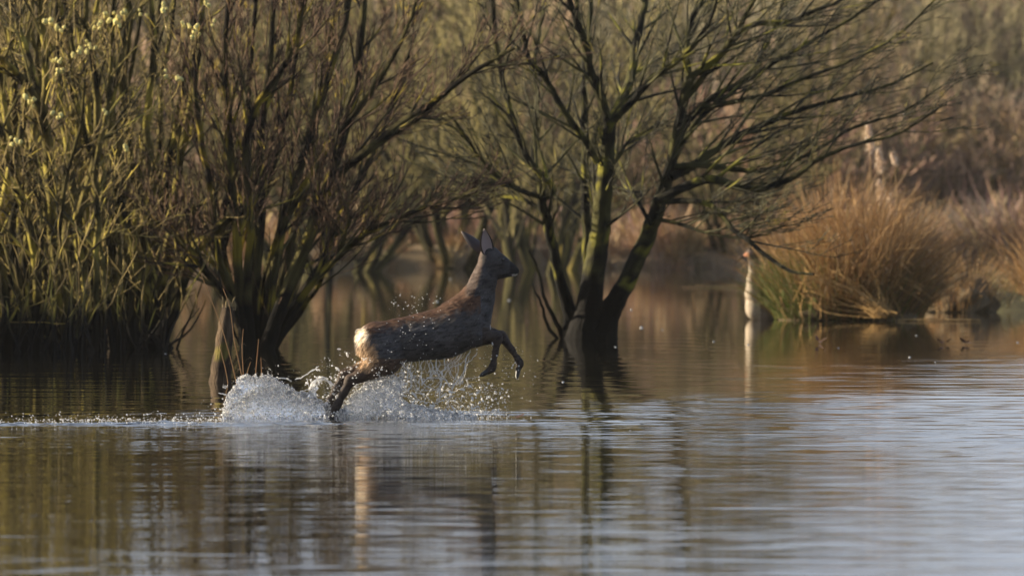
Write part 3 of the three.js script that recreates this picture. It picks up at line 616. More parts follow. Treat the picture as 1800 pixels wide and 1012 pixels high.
{
  const t = tussock('big golden sedge tussock standing in the water right of the bird', 1492, 121.5, 0.8, 0.8, 1.5, 7600, 93, true);
  // bent straw hanging into the water at its foot
  rnd = mulberry(94); const st = new MB(t.position), knot = P(1572, 553, 120.3);
  for (let k = 0; k < 70; k++) {
    const a = P(R(1410, 1550), R(470, 552), 120.8 + R(-0.35, 0.3)), mid = knot.clone().lerp(a, 0.5).add(V(R(-0.06, 0.06), R(-0.05, 0.06), 0)), e = knot.clone().add(V(R(-0.22, 0.04), R(-0.03, 0.04), R(-0.12, 0.12)));
    st.tube(catmull([a.clone().add(V(R(-0.12, 0.0), R(0, 0.2), -0.2)), a, mid, e], 8), new Array(9).fill(R(0.0035, 0.0065)), 4, ((v) => () => [0.52 * v, 0.32 * v, 0.12 * v])(R(0.5, 1)));
  }
  for (let k = 0; k < 60; k++) { const a = P(R(1390, 1600), R(430, 520), 120.7), l = R(0.1, 0.35), w = R(-2.6, 0.4); st.tube([a, a.clone().add(V(Math.cos(w) * l * 0.5, Math.sin(w) * l * 0.5 + 0.02, 0.05)), a.clone().add(V(Math.cos(w) * l, Math.sin(w) * l, 0.12))], [0.0045, 0.004, 0.003], 4, () => [0.5, 0.3, 0.11]); }
  stuff(mesh('bent_straw', st.geo(), M.twig, t));
  tussock('rusty sedge tussock cut off by the right picture edge', 1890, 131, 0.62, 0.8, 1.2, 2200, 95, false);
  tussock('small sedge clump between the big tussock and the right edge', 1690, 128.5, 0.4, 0.5, 0.62, 900, 96, false);
  // loose straw afloat beside it
  const s2 = V(P(1630, 0, 121).x, 0.012, -120.2), f = thing('floating_straw', 'pale straw lying on the water right of the big tussock', 'straw', s2), b = new MB(s2);
  for (let k = 0; k < 5; k++) { const a = P(1578 + k * 20, 0, 120.4); b.tube(catmull([V(a.x, 0.012, -120.3 + R(-0.1, 0.1)), V(a.x + 0.18, 0.02, -120.2 + R(-0.1, 0.1)), V(a.x + 0.4, 0.012, -120.2 + R(-0.2, 0.2))], 6), new Array(7).fill(0.006), 4, () => [0.5, 0.31, 0.12]); }
  mesh('stalk', b.geo(), M.twig, f);
}
{
  rnd = mulberry(97);
  const reeds = [
    [1545, 124, [[1546, 520], [1540, 420], [1532, 320], [1530, 262], [1528, 216]], 1529, 240, 11, 27, 'tallest reed plume above the big tussock'],
    [1560, 124.2, [[1562, 520], [1560, 420], [1556, 330], [1550, 292], [1545, 262]], 1547, 280, 12, 20, 'second reed plume, nodding just below the tallest one'],
    [1580, 124.4, [[1576, 520], [1578, 420], [1576, 340], [1574, 290], [1573, 268]], 1572, 277, 6, 9, 'smallest reed plume at the right of the upper pair'],
    [1552, 122, [[1550, 520], [1552, 440], [1553, 380], [1550, 340], [1546, 318]], 1549, 338, 18, 24, 'broad fluffy reed plume low inside the tussock top'],
    [1570, 122.2, [[1568, 520], [1572, 440], [1570, 390], [1568, 355], [1566, 335]], 1567, 357, 13, 18, 'grey fluffy reed plume lowest and rightmost in the tussock'],
  ];
  for (const [bx, d, px, cx, cy, rx, ry, label] of reeds) {
    const base = V(P(bx, 0, d).x, 0.1, -d), t = thing('reed_plume', label, 'reed', base, 'reed plumes in the tussock'), b = new MB(base), pts = catmull(px.map((q) => P(q[0], q[1], d)), 14);
    pts[0].y = 0.05; b.tube(pts, pts.map((_, i) => 0.006 - 0.003 * i / 14), 5, () => [0.42, 0.28, 0.13]); mesh('stalk', b.geo(), M.twig, t);
    const pl = new MB(base);
    for (let k = 0; k < 520; k++) { const vv = R(-1, 1), ww = Math.sqrt(1 - vv * vv) * (0.55 + 0.35 * vv), c = P(cx + (R(-1, 1) + R(-1, 1)) * 0.6 * rx * ww + vv * 3, cy + vv * ry, d + R(-0.08, 0.08) * ww), w = V(R(-1, 1), R(-1.2, 0.5), R(-1, 1)).normalize(), L = R(0.02, 0.06); pl.blade([c, c.clone().addScaledVector(w, L * 0.6), c.clone().addScaledVector(w, L).add(V(0, -0.01, 0))], 0.008, V(w.z, 0.1, -w.x), [0.7, 0.56, 0.42], [0.7, 0.56, 0.42]); }
    mesh('plume', pl.geo(), M.grass, t);
  }
}

// ---------------------------------------------------------------- the bird
{
  const d = 121.6, s = d / F, base = V(P(1325, 0, d).x, 0, -d);
  const q = (px, py, r, dz = 0) => { const p = P(px, py, d); return [p.x - base.x, p.y - base.y, dz, r * s]; };
  const chain = [[q(1325, 446, 9.5), q(1320, 447, 8.5)], [q(1320, 447, 8), q(1311, 450, 4)], [q(1325, 450, 8.5), q(1326, 470, 8)], [q(1326, 470, 8), q(1324, 492, 10)], [q(1324, 492, 10), q(1326, 515, 15)], [q(1326, 515, 15), q(1330, 545, 18)], [q(1330, 540, 18), q(1352, 552, 21)], [q(1352, 552, 21), q(1400, 553, 12)]];
  const f = (x, y, z) => { let v = 9; for (const [a, b] of chain) v = smin(v, capsule(x, y, z, a, b), 0.035); return v; };
  const g = surfaceNets(f, V(-0.3, -0.12, -0.2), V(0.62, 0.9, 0.2), 0.009);
  paint(g, (x, y, z) => {
    const py = HORIZON + (EYE - y) / s, px = 900 + (x + base.x) / s, axis = py < 495 ? 1325 : 1333, n = noise(x * 40, y * 40, z * 40) * 0.7;
    if (py < 456) return px + n < 1317 && py > 444 + n * 0.5 && py < 450.5 ? [0.45, 0.17, 0.075] : [0.07, 0.055, 0.05];
    return px + n > axis + (py > 500 ? 4 : 1.5) ? [0.13, 0.095, 0.07] : mix3([0.42, 0.34, 0.25], [0.32, 0.25, 0.17], 0.5 + 0.5 * noise(x * 60, y * 25, z * 60));
  });
  const t = thing('water_bird', 'long necked water bird with pale breast and orange face beside the tussock', 'bird', base);
  mesh('body', g, new THREE.MeshStandardMaterial({ vertexColors: true, roughness: 0.8 }), t);
  const bill = new MB(base); const bp = [[1313, 449], [1305, 452], [1298, 457], [1291, 464]].map((a) => P(a[0], a[1], d)); bill.tube(catmull(bp, 8), [3.4, 3.2, 3, 2.7, 2.4, 2, 1.6, 1.1, 0.5].map((r) => r * s), 8, () => [0.03, 0.022, 0.02]); mesh('bill', bill.geo(), M.twig, t);
  const cr = new MB(base); for (const k of [-1, 0, 1]) { const o = [[1318, 439], [1327, 435 + k], [1336, 440 + k * 3], [1341, 449 + k * 4]].map((a) => P(a[0], a[1], d)); o.forEach((p) => { p.z += k * 0.02; }); cr.tube(catmull(o, 8), [3, 3.4, 3.6, 3.4, 3, 2.5, 2, 1.4, 0.6].map((r) => r * s), 6, () => [0.035, 0.025, 0.02]); } mesh('crest', cr.geo(), M.twig, t);
  for (const k of [-1, 1]) { const e = mesh('eye', new THREE.SphereGeometry(1.6 * s, 12, 8), new THREE.MeshPhysicalMaterial({ color: 0x1a0503, roughness: 0.1 }), t); const p = P(1315, 446.5, d); e.position.set(p.x - base.x, p.y, k * 7.6 * s); }
}

// ---------------------------------------------------------------- the roe deer
const DD = 71.4, DS = DD / F, deerAt = V(P(600, 0, DD).x, 0, -DD);
const toPx = (x, y) => [900 + (x + deerAt.x) / DS, HORIZON + (EYE - y) / DS];
{
  const q = (px, py, r, z = 0) => { const p = P(px, py, DD); return [p.x - deerAt.x, p.y, z, r * DS]; };
  const C = [];                                        // [a, b, blend px, flattening across]
  const chain = (k, ...js) => { for (let i = 0; i < js.length - 1; i++) C.push([js[i], js[i + 1], k * DS, flat]); };
  let flat = 1;
  chain(22, q(664, 606, 33), q(700, 599, 34), q(742, 592, 36), q(782, 585, 40), q(814, 568, 40), q(836, 545, 27));   // trunk
  chain(18, q(660, 600, 30, 0.05), q(676, 628, 29, 0.062)); chain(18, q(660, 600, 30, -0.05), q(676, 628, 29, -0.062)); // haunches
  chain(20, q(822, 545, 30), q(842, 518, 22.5), q(851, 490, 17.5), q(856, 464, 15.5));                                   // neck
  chain(18, q(832, 560, 24, 0.05), q(842, 588, 17, 0.06)); chain(18, q(832, 560, 24, -0.05), q(842, 588, 17, -0.06)); // shoulders
  flat = 1.32;
  chain(10, q(861, 450, 17.5), q(867, 459, 17.5), q(881, 464, 13.5)); chain(8, q(881, 464, 13.5), q(894, 470.5, 9.5), q(905, 475, 6.8));  // head
  chain(8, q(866, 474, 15), q(880, 478, 10), q(893, 479, 6.2), q(904, 479.5, 4.8)); chain(4, q(876, 451, 7, 0.03), q(888, 459, 5, 0.024)); chain(4, q(876, 451, 7, -0.03), q(888, 459, 5, -0.024));                                       // jaw
  flat = 1;
  // near hind leg, far hind leg
  chain(10, q(676, 634, 26, 0.066), q(652, 650, 15.5, 0.064)); chain(7, q(652, 650, 15.5, 0.064), q(634, 660, 11, 0.062), q(616, 668, 9.5, 0.06), q(604, 690, 6.6, 0.06), q(595, 708, 5.8, 0.06), q(590, 716, 6.4, 0.06), q(582, 738, 5, 0.06));
  chain(10, q(672, 630, 25, -0.066), q(640, 648, 13, -0.06)); chain(7, q(640, 648, 13, -0.06), q(604, 660, 8.5, -0.055), q(591, 682, 6, -0.055), q(580, 704, 5.4, -0.055), q(576, 716, 6, -0.055), q(568, 738, 5, -0.055));
  // near foreleg folded back, far foreleg reaching on
  chain(9, q(842, 590, 16, 0.062), q(858, 592, 11.5, 0.062)); chain(5, q(858, 592, 11.5, 0.062), q(873, 591, 8.6, 0.06), q(874, 597, 8, 0.06), q(871, 618, 5.2, 0.058), q(867, 640, 5, 0.056), q(865, 647, 6, 0.056), q(857, 653, 5.4, 0.056));
  chain(9, q(844, 590, 15, -0.06), q(864, 588, 10.5, -0.06)); chain(5, q(864, 588, 10.5, -0.06), q(881, 590, 8.2, -0.058), q(886, 597, 7.4, -0.058), q(899, 614, 5.2, -0.056), q(910, 631, 5, -0.056), q(914, 639, 6, -0.056), q(912, 647, 5.2, -0.056));
  C.push([q(640, 604, 9), q(634, 612, 6), 8 * DS, 1]);     // short tail
  // folds between haunch and flank, round the shoulder, and along the jaw
  const fold = (x0, y0, x1, y1, w, dp) => { const a = q(x0, y0, 0), b = q(x1, y1, 0); return [[a[0], a[1], 0, 0], [b[0], b[1], 0, 0], w * DS, dp]; };
  const grooves = [fold(716, 575, 707, 602, 5, 0.008), fold(707, 602, 712, 626, 5, 0.009), fold(822, 538, 816, 570, 6, 0.007), fold(816, 570, 828, 598, 5, 0.008), fold(848, 556, 846, 580, 5, 0.006), fold(862, 488, 852, 470, 4, 0.004), fold(660, 640, 640, 652, 5, 0.005), fold(760, 575, 756, 610, 8, 0.003), fold(785, 570, 780, 612, 8, 0.003)];
  const f = (x, y, z) => { let v = 9; for (const c of C) { const w = capsule(x, y, z * c[3], c[0], c[1]); if (w < v + c[2]) v = smin(v, w, c[2]); }
    if (Math.abs(v) < 0.03) for (const [a, b, w, dp] of grooves) { const h = capsule(x, y, 0, a, b); if (h < 3 * w) v += dp * Math.exp(-((h / w) ** 2)); }
    if (Math.abs(v) < 0.03 && x > 0.1 && y > 0.3) v += (0.0022 * noise(x * 11 + y * 5, y * 34 - x * 9, z * 16) + 0.0007 * noise(x * 30, y * 80, z * 40)) * (y > 0.92 ? 0.5 : 1);
    return v; };
  const g = surfaceNets(f, V(-0.2, -0.1, -0.26), V(1.2, 1.25, 0.26), 0.0058);
  const coat = (x, y, z, nx, ny, nz) => {
    const [px, py] = toPx(x, y), n = noise(x * 30, y * 30, z * 30), m = noise(x * 9, y * 14, z * 9), fine = noise(x * 90, y * 60, z * 90);
    const back = px < 700 ? 575 - (px - 640) * 0.3 : px < 800 ? 556 - (px - 700) * 0.2 : 530;      // top line of the coat
    let c = mix3([0.055, 0.051, 0.05], [0.1, 0.092, 0.089], 0.5 + 0.5 * m);                       // grey-brown flank
    if (px < 845 && py < 640) c = mix3(c, [0.1, 0.05, 0.027], 0.9 * sstep(back + 26, back + 6, py + n * 8));   // rusty saddle
    if (py < 520 && px > 820) c = mix3([0.045, 0.04, 0.038], [0.08, 0.071, 0.067], 0.5 + 0.5 * m);     // neck and face
    if (py < 520 && px < 848 - (py < 470 ? 0 : (py - 470) * 0.3)) c = mix3(c, [0.13, 0.068, 0.038], 0.4);
    if (py > 630 && px < 715) c = mix3([0.09, 0.06, 0.043], [0.05, 0.038, 0.031], sstep(640, 680, py + n * 5));
    if (px > 848 && py > 575) c = [0.062, 0.047, 0.038];                                             // dark wet forelegs
    const rump = Math.hypot((px - 637) / 15, (py - 590) / 17) + n * 0.25;
    if (rump < 1 && px < 664) c = mix3([0.84, 0.74, 0.58], c, sstep(0.62, 1, rump));
    const buff = Math.hypot((px - 644) / 24, (py - 622) / 34) + n * 0.2; if (buff < 1) c = mix3(c, [0.42, 0.27, 0.15], 0.8 * (1 - sstep(0.6, 1, buff)));
    if (px > 899 && py > 481.5 && py < 490) c = [0.55, 0.5, 0.45];                                     // pale chin
    if (px > 892 && py < 481 && py > 460) c = mix3(c, [0.025, 0.022, 0.02], sstep(893, 899, px));
    const wet = noise(x * 14 + y * 6, y * 44 - x * 10, z * 20), k = (1 + 0.2 * fine) * (wet > 0.4 ? 0.62 : 1); return [c[0] * k, c[1] * k, c[2] * k];
  };
  paint(g, coat);
  const t = thing('roe_deer', 'roe deer leaping to the right out of the splash', 'deer', deerAt);
  const fur = new THREE.MeshPhysicalMaterial({ vertexColors: true, roughness: 0.7, specularIntensity: 0.3 });
  mesh('body', g, fur, t);
  // hair lying along the coat
  {
    rnd = mulberry(111);
    const hp = g.attributes.position, hn = g.attributes.normal, tot = hp.count, b = new MB(), w = V(0, 0, 0), nn = V(0, 0, 0), fl = V(0, 0, 0);
    for (let k = 0; k < 20000; k++) {
      const i = Math.floor(rnd() * tot), x = hp.getX(i), y = hp.getY(i), z = hp.getZ(i), [px, py] = toPx(x, y);
      if (y < 0.0 || (px > 872 && py < 500)) continue;
      nn.set(hn.getX(i), hn.getY(i), hn.getZ(i));
      const leg = (px > 850 && py > 570) || (px < 650 && py > 655), head = py < 495 && px > 845;
      fl.set(-1, -0.25, 0); if (py < 560 && px > 815) fl.set(-0.45, -1, 0); if (head) fl.set(-0.9, -0.35, 0); if (leg) fl.set(px < 700 ? -0.6 : 0.3, -1, 0); if (px < 660 && py < 655) fl.set(-0.45, -1, 0);
      fl.x += R(-0.25, 0.25); fl.y += R(-0.25, 0.25); fl.z += R(-0.2, 0.2); fl.addScaledVector(nn, -fl.dot(nn)).normalize();
      const ridge = py < 570 && nn.y > 0.5, rumpy = px < 662 && py < 650 && py > 575;
      const L = (leg ? 0.008 : head ? 0.012 : rumpy ? R(0.02, 0.04) : ridge ? R(0.016, 0.028) : R(0.014, 0.026)), lift = rumpy ? 0.42 : ridge ? 0.28 : 0.1;
      const o = V(x, y, z).addScaledVector(nn, -0.002), e1 = o.clone().addScaledVector(fl, L * 0.5).addScaledVector(nn, L * lift * 0.7), e2 = o.clone().addScaledVector(fl, L).addScaledVector(nn, L * lift);
      const c = coat(x, y, z, nn.x, nn.y, nn.z), v = R(0.7, 1.5); w.crossVectors(fl, nn);
      b.blade([o, e1, e2], leg || head ? 0.003 : R(0.003, 0.006), w, [c[0] * v, c[1] * v, c[2] * v], [c[0] * v * 1.1, c[1] * v * 1.1, c[2] * v * 1.1]);
    }
    stuff(mesh('fur', b.geo(), new THREE.MeshPhysicalMaterial({ vertexColors: true, roughness: 0.7, specularIntensity: 0.35, side: THREE.DoubleSide }), t));
  }
  // ears: leaf-shaped cups
  const ear = (root, tip, open, width, depth, inner, outer) => {
    const a = V(...root), b = V(...tip), ax = b.clone().sub(a), L = ax.length(); ax.normalize();
    const o = V(...open); o.addScaledVector(ax, -o.dot(ax)).normalize(); const sd = V(0, 0, 0).crossVectors(ax, o);
    const build = (lift, grow2) => {
      const nu = 14, nv = 12, pos = [], ind = [];
      for (let j = 0; j <= nv; j++) for (let i = 0; i <= nu; i++) {
        const v = j / nv, u = i / nu * 2 - 1, wd = width * (Math.pow(Math.sin(Math.PI * Math.min(1, 0.16 + v * 0.84)), 0.75) * (1 - 0.25 * v)) * grow2 + 0.001, ang = u * 1.25 * (1 - 0.25 * v);
        const p = a.clone().addScaledVector(ax, v * L).addScaledVector(sd, Math.sin(ang) / Math.sin(1.25) * wd).addScaledVector(o, (1 - Math.cos(ang)) * depth * (1 - 0.4 * v) - depth * 0.4 + lift + v * v * 0.012);
        pos.push(p.x, p.y, p.z);
      }
      for (let j = 0; j < nv; j++) for (let i = 0; i < nu; i++) { const k = j * (nu + 1) + i; ind.push(k, k + 1, k + nu + 2, k, k + nu + 2, k + nu + 1); }
      const gg = new THREE.BufferGeometry(); gg.setAttribute('position', new THREE.Float32BufferAttribute(pos, 3)); gg.setIndex(ind); gg.computeVertexNormals(); return gg;
    };
    const m = mesh('ear', build(0, 1), new THREE.MeshPhysicalMaterial({ color: new THREE.Color(...outer), roughness: 0.8, transmission: 0.18, thickness: 0, side: THREE.DoubleSide }), t);
    mesh('ear_lining', build(0.004, 0.74), new THREE.MeshPhysicalMaterial({ color: new THREE.Color(...inner), roughness: 0.9, transmission: 0.18, thickness: 0, side: THREE.DoubleSide }), m);
  };
  const xy = (px, py, z) => { const p = P(px, py, DD); return [p.x - deerAt.x, p.y, z]; };
  ear(xy(857, 446, 0.034), xy(850, 402, 0.06), [0.45, 0.1, 1], 0.054, 0.03, [0.36, 0.28, 0.26], [0.04, 0.03, 0.026]);
  ear(xy(850, 441, -0.03), xy(811, 406, -0.08), [-0.45, -0.5, -0.75], 0.05, 0.04, [0.4, 0.28, 0.22], [0.05, 0.035, 0.03]);
  for (const k of [-1, 1]) { const e = mesh('eye', new THREE.SphereGeometry(0.0135, 16, 12), new THREE.MeshPhysicalMaterial({ color: new THREE.Color(0.012, 0.008, 0.006), roughness: 0.05 }), t); const o = xy(883.5, 456, 0); let z = 0.09; while (z > 0.01 && f(o[0], o[1], z) > 0) z -= 0.0005; e.position.set(o[0], o[1], k * (z - 0.0045)); }
  { const nb = new MB(); nb.lump(V(...xy(905, 475, 0)), 0.017, 0.016, 0.021, 3, [0.012, 0.011, 0.011], 0.2); const ng = nb.geo(); ng.computeVertexNormals(); mesh('nose', ng, new THREE.MeshPhysicalMaterial({ vertexColors: true, roughness: 0.35 }), t); }
  // cloven hooves: two toes each
  const hoof = (a, b, z) => { const hb = new MB(); for (const k of [-1, 1]) { const p = V(...xy(a[0], a[1], z + k * 0.008)), e = V(...xy(b[0], b[1], z + k * 0.013)); hb.tube([p, p.clone().lerp(e, 0.35), p.clone().lerp(e, 0.75), e], [0.013, 0.0165, 0.0125, 0.003], 8, () => [0.02, 0.016, 0.014]); } mesh('hoof', hb.geo(), new THREE.MeshStandardMaterial({ vertexColors: true, roughness: 0.4 }), t);
    const dc = new MB(); for (const k of [-1, 1]) { const p = V(...xy(a[0] - (b[0] - a[0]) * 0.05 - 3, a[1], z + k * 0.014)), e = V(...xy(a[0] + (b[0] - a[0]) * 0.2 - 5, a[1] + (b[1] - a[1]) * 0.3, z + k * 0.02)); dc.tube([p, p.clone().lerp(e, 0.6), e], [0.007, 0.006, 0.002], 6, () => [0.02, 0.016, 0.014]); } mesh('dewclaw', dc.geo(), M.twig, t); };
  hoof([858, 652], [843, 661], 0.056); hoof([912, 645], [908, 667], -0.056); hoof([584, 732], [575, 748], 0.06); hoof([570, 732], [561, 748], -0.055);
}
console.log('deer done');

// ---------------------------------------------------------------- the splash
{
  rnd = mulberry(121);
  const at = V(P(600, 0, DD).x, 0, -DD), t = thing('water_splash', 'white splash of water thrown up around the leaping deer', 'splash', at);
  const water = new THREE.MeshPhysicalMaterial({ color: 0xffffff, roughness: 0.06, transmission: 1, thickness: 0.05, ior: 1.333 });
  const foam = new THREE.MeshPhysicalMaterial({ color: new THREE.Color(0.95, 0.94, 0.92), roughness: 0.35, transmission: 0.55, thickness: 0, clearcoat: 0.6, clearcoatRoughness: 0.1 });
  const q = (px, py, r, z = 0) => { const p = P(px, py, DD); return [p.x - at.x, p.y, z, r * DS]; };
  // crown of water left of the hind feet, and the churned ridge under the body
  const field = (parts, amp, k, fq) => (x, y, z) => { let v = 9; for (const [a, b] of parts) v = smin(v, capsule(x, y, z, a, b), k); return v + amp * (noise(x * fq, y * fq * 0.7, z * fq) + 0.6 * noise(x * fq * 2.3, y * fq * 2, z * fq * 2.3)); };
  const crown = [[q(398, 735, 10, 0.03), q(412, 700, 11, 0.03)], [q(412, 700, 11, 0.03), q(432, 674, 11, 0)], [q(432, 674, 11), q(470, 676, 13, -0.05)], [q(425, 722, 20), q(470, 710, 28, -0.04)], [q(470, 706, 26), q(520, 716, 21, -0.03)], [q(470, 678, 13, -0.05), q(510, 697, 11, 0)], [q(510, 700, 11), q(560, 716, 12, 0.02)], [q(520, 722, 16), q(600, 730, 11, 0.04)], [q(548, 690, 4), q(562, 668, 3, -0.03)]];
  const cg = surfaceNets(field(crown, 0.013, 0.05, 26), V(-0.85, -0.04, -0.22), V(0.1, 0.34, 0.24), 0.0075); mesh('water_crown', cg, water, t);
  const ridge = [[q(628, 718, 17, -0.03), q(658, 686, 16, -0.05)], [q(658, 686, 15, -0.05), q(700, 676, 10, -0.06)], [q(600, 735, 10, 0.04), q(640, 712, 20, 0.02)], [q(640, 712, 20, 0.02), q(680, 700, 24, 0)], [q(660, 690, 12, -0.03), q(690, 668, 8, -0.04)], [q(680, 715, 16), q(740, 728, 11, 0.02)], [q(740, 728, 11), q(830, 735, 6, 0.02)]];
  const rg = surfaceNets(field(ridge, 0.014, 0.05, 28), V(-0.12, -0.04, -0.22), V(0.9, 0.3, 0.24), 0.0075); mesh('churned_ridge', rg, new THREE.MeshPhysicalMaterial({ color: 0xffffff, roughness: 0.22, transmission: 0.8, thickness: 0.05, ior: 1.333 }), t);
  // foam skins: beads scattered on those surfaces
  const bead = new THREE.IcosahedronGeometry(1, 1), m4 = new THREE.Matrix4(), quat = new THREE.Quaternion(), list = [];
  const put = (x, y, z, r, st = 1) => { if (y > -0.01) list.push([x, y, z, r, st]); };
  for (const [g, n] of [[cg, 3400], [rg, 3000]]) { const p = g.attributes.position, nn = g.attributes.normal; for (let k = 0; k < n; k++) { const i = Math.floor(rnd() * p.count), r = 0.0018 + 0.0045 * rnd() ** 3; put(p.getX(i) + nn.getX(i) * r * 0.5, p.getY(i) + nn.getY(i) * r, p.getZ(i) + nn.getZ(i) * r * 0.5, r); } }
  // spray: fans of drops, thicker low down
  const spray = (n, x0, x1, ytop, pw, z, r0, r1) => { for (let k = 0; k < n; k++) { const f = clamp(rnd() + 0.22 * (rnd() + rnd() + rnd() - 1.5), -0.12, 1.15), px = x0 + f * (x1 - x0), top = ytop(f), py = 738 - (738 - top) * rnd() ** pw, p = P(px, py, DD); put(p.x - at.x, p.y, px < 665 && py < 722 ? R(-z, 0.03) : R(-z, z), r0 + 1.05 * (r1 - r0) * rnd() ** 6, 1 + 1.6 * rnd() ** 3); } };
  spray(3000, 585, 720, (f) => 660 - 20 * Math.sin(f * 3), 1.5, 0.2, 0.0015, 0.0075);
  spray(2500, 690, 872, (f) => 630 + 45 * f, 1.9, 0.24, 0.0014, 0.0075);
  spray(260, 790, 925, (f) => 575 + 40 * f, 0.9, 0.25, 0.0015, 0.0055);
  spray(420, 545, 660, (f) => 640 - 60 * f, 0.95, 0.2, 0.0015, 0.0085);
  spray(520, 370, 600, (f) => 690 - 50 * Math.sin(f * 3.1), 2.0, 0.2, 0.0014, 0.006);
  spray(420, 330, 900, () => 722, 2, 0.35, 0.0014, 0.006);
  for (let k = 0; k < 700; k++) { const px = 400 * rnd() ** 0.7 - 10, dd = 69.9 + R(-0.5, 0.7), p = P(px, 0, dd); put(p.x - at.x, 0.012 + 0.05 * rnd() ** 5, -dd + DD, 0.0014 + 0.004 * rnd() ** 3); }
  for (let k = 0; k < 60; k++) { const p = P(R(680, 790), R(515, 640), DD); put(p.x - at.x, p.y, R(0.16, 0.26), R(0.0014, 0.0036)); }
  for (let k = 0; k < 26; k++) { const p = P(R(685, 745), R(518, 552), DD); put(p.x - at.x, p.y, R(-0.1, 0.1), R(0.0015, 0.004)); }
  for (let k = 0; k < 70; k++) { const a = R(0, 6.28), p = P(650 + 22 * Math.cos(a) + R(-18, 4), 655 + 26 * Math.sin(a), DD); put(p.x - at.x, p.y, 0.14 + R(-0.02, 0.04), R(0.002, 0.0055)); }
  const im = new THREE.InstancedMesh(bead, foam, list.length); im.name = 'droplets'; shade(im); stuff(im);
  list.forEach(([x, y, z, r, st], i) => { quat.setFromAxisAngle(V(R(-1, 1), R(-1, 1), R(-1, 1)).normalize(), R(0, 3)); m4.compose(V(x, y, z), quat, V(r, r * st, r)); im.setMatrixAt(i, m4); });
  t.add(im);
  // strings of water falling from the belly and flung off the legs
  const string = (b, pts, r) => { const c = catmull(pts, 20); b.tube(c.map((p, i) => p.add(V(R(-1, 1) * 0.003, R(-1, 1) * 0.003, R(-1, 1) * 0.003))), c.map((_, i) => r * (0.45 + 0.9 * Math.abs(noise(i * 0.55, r * 900, 3)))), 5, () => [1, 1, 1]); };
  const w3 = (px, py, z = 0) => { const p = P(px, py, DD); return V(p.x, p.y, p.z + z); };
  const sb = new MB(at);
  const web = (x, y, z, n, dx, dy, r) => { const p = [w3(x, y, z)]; for (let i = 1; i <= n; i++) { x += dx + R(-7, 7); y += dy + R(-5, 6); z += R(-0.02, 0.02); p.push(w3(x, y, z)); } string(sb, p, r); };
  for (let k = 0; k < 26; k++) web([700, 722, 742, 765, 778, 798][k % 6] + R(-9, 9), 629 + R(0, 8), R(-0.05, 0.12), 2 + Math.floor(R(0, 5)), R(-5, 5), R(8, 15), R(0.0018, 0.0048));
  for (let k = 0; k < 9; k++) web(R(815, 864), R(600, 630), R(-0.08, 0.08), 3 + Math.floor(R(0, 4)), R(-14, -5), R(8, 15), R(0.0016, 0.004));
  for (let k = 0; k < 22; k++) web(R(650, 850), R(650, 715), R(-0.1, 0.12), 2 + Math.floor(R(0, 3)), R(-16, 16), R(-8, 8), R(0.0016, 0.0045));
  for (let k = 0; k < 14; k++) web(R(395, 560), R(662, 700), R(-0.1, 0.1), 2 + Math.floor(R(0, 3)), R(-10, 14), R(-8, 6), R(0.002, 0.005));
  for (let k = 0; k < 1; k++) { const r = R(8, 11), cx = 628 + R(-6, 8), cy = 590 + R(-6, 14), a0 = R(2.2, 3.4), p = []; for (let i = 0; i < 6; i++) { const a = a0 + i * 0.5; p.push(w3(cx + r * Math.cos(a), cy + r * Math.sin(a), R(-0.02, 0.05))); } string(sb, p, R(0.0014, 0.0026)); }
  for (let k = 0; k < 5; k++) { const p = []; for (let i = 0; i < 7; i++) { const a = 2.6 + i * 0.55; p.push(w3(566 + (19 + R(-4, 4)) * Math.cos(a), 686 + (20 + R(-5, 5)) * Math.sin(a), 0.02 + R(-0.03, 0.03))); } string(sb, p, R(0.002, 0.0065)); }
  for (let k = 0; k < 8; k++) string(sb, [w3(858 + R(-2, 2), 566, 0.02), w3(861 + R(-2, 2), 574, 0.03), w3(859 + R(-3, 3), 583 + R(0, 6), 0.03)], 0.0018);
  stuff(mesh('water_strings', sb.geo(), foam, t));
}
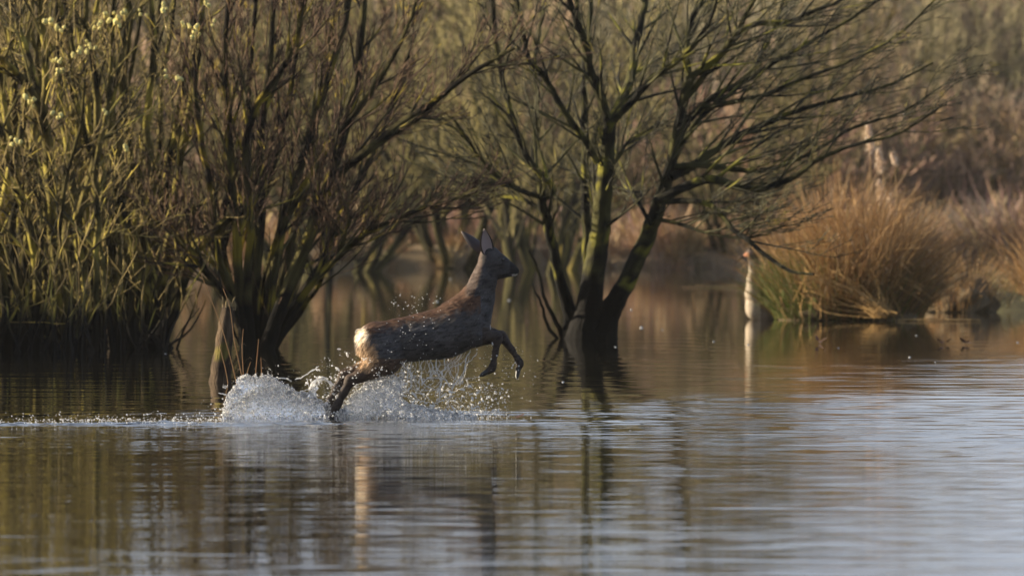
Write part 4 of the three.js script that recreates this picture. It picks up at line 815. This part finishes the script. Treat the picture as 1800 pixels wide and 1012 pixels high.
{
  // foam bubbles and bits afloat
  rnd = mulberry(131);
  const mat = new THREE.MeshPhysicalMaterial({ color: new THREE.Color(0.62, 0.62, 0.6), roughness: 0.2, transmission: 0.5, thickness: 0 });
  const dome = new THREE.SphereGeometry(1, 14, 8, 0, Math.PI * 2, 0, Math.PI / 2);
  for (const [px, py, r, where] of [[1128, 576, 3.6, 'largest, alone on open water right of the central trunk'], [842, 509, 3.6, 'just left of the deer throat'], [990, 672, 3, 'below the central trunk reflection'], [792, 491, 2.4, 'left of the deer neck'], [768, 530, 2.8, 'above the deer back'], [895, 528, 2.8, 'right of the deer chest'], [1165, 580, 2, 'nearest right of the largest bubble'], [1110, 545, 2.2, 'close behind the leaning central trunk'], [1255, 600, 2, 'left of the bird reflection'], [1316, 606, 2.4, 'in the bird reflection'], [1082, 610, 2.2, 'beside the central trunk foot'], [941, 662, 2.2, 'right of the deer front hoof'], [1600, 628, 2.8, 'brightest in the dark tussock reflection'], [1645, 637, 2, 'right of the brightest tussock bubble'], [1790, 602, 2.4, 'at the right picture edge'], [1612, 590, 2, 'right of the tussock straw'], [1475, 612, 2, 'under the big tussock foot'], [1108, 757, 2.2, 'on the ruffled water right of the deer'], [445, 746, 2.4, 'in front of the water crown'], [70, 620, 2.2, 'at the foot of the left edge shrub'], [290, 622, 2.4, 'at the foot of the trunk leaning over the gap']]) {
    const d = depthAt(py), m = mesh(numbered('foam_bubble'), dome, mat, scene); tag(m, 'pale foam bubble ' + where, 'bubble', 'foam bubbles on the water');
    m.position.set(P(px, 0, d).x, -0.001, -d); m.scale.set(r * 0.85 * d / F, r * 0.7 * d / F, r * 0.85 * d / F);
  }
  const leaf = (px, py, n, spread, label, name, cat) => {
    const d = depthAt(py), base = V(P(px, 0, d).x, 0.004, -d), g = thing(name, label, cat, base);
    for (let k = 0; k < n; k++) { const b = new MB(base), o = base.clone().add(V(R(-spread, spread), R(0.004, 0.03), R(-0.08, 0.08))), a = R(0, 6.28), L = R(0.04, 0.09), dir = V(Math.cos(a), R(0.1, 0.6), Math.sin(a)); b.blade([o, o.clone().addScaledVector(dir, L * 0.35), o.clone().addScaledVector(dir, L * 0.75), o.clone().addScaledVector(dir, L)], 0.035, V(-Math.sin(a), 0, Math.cos(a)), [0.06, 0.025, 0.018], [0.11, 0.05, 0.03]); mesh('leaf', b.geo(), M.grass, g); }
  };
  leaf(1683, 606, 14, 0.15, 'dark raft of drifting leaves on the water below the right bank', 'floating_leaves', 'leaves');
  leaf(911, 740, 4, 0.04, 'tiny dark leaf scrap floating below the deer forelegs', 'floating_leaves', 'leaves');
  leaf(1435, 604, 5, 0.06, 'brown leaf scraps floating before the big tussock', 'floating_leaves', 'leaves');
}

renderer.render(scene, camera);
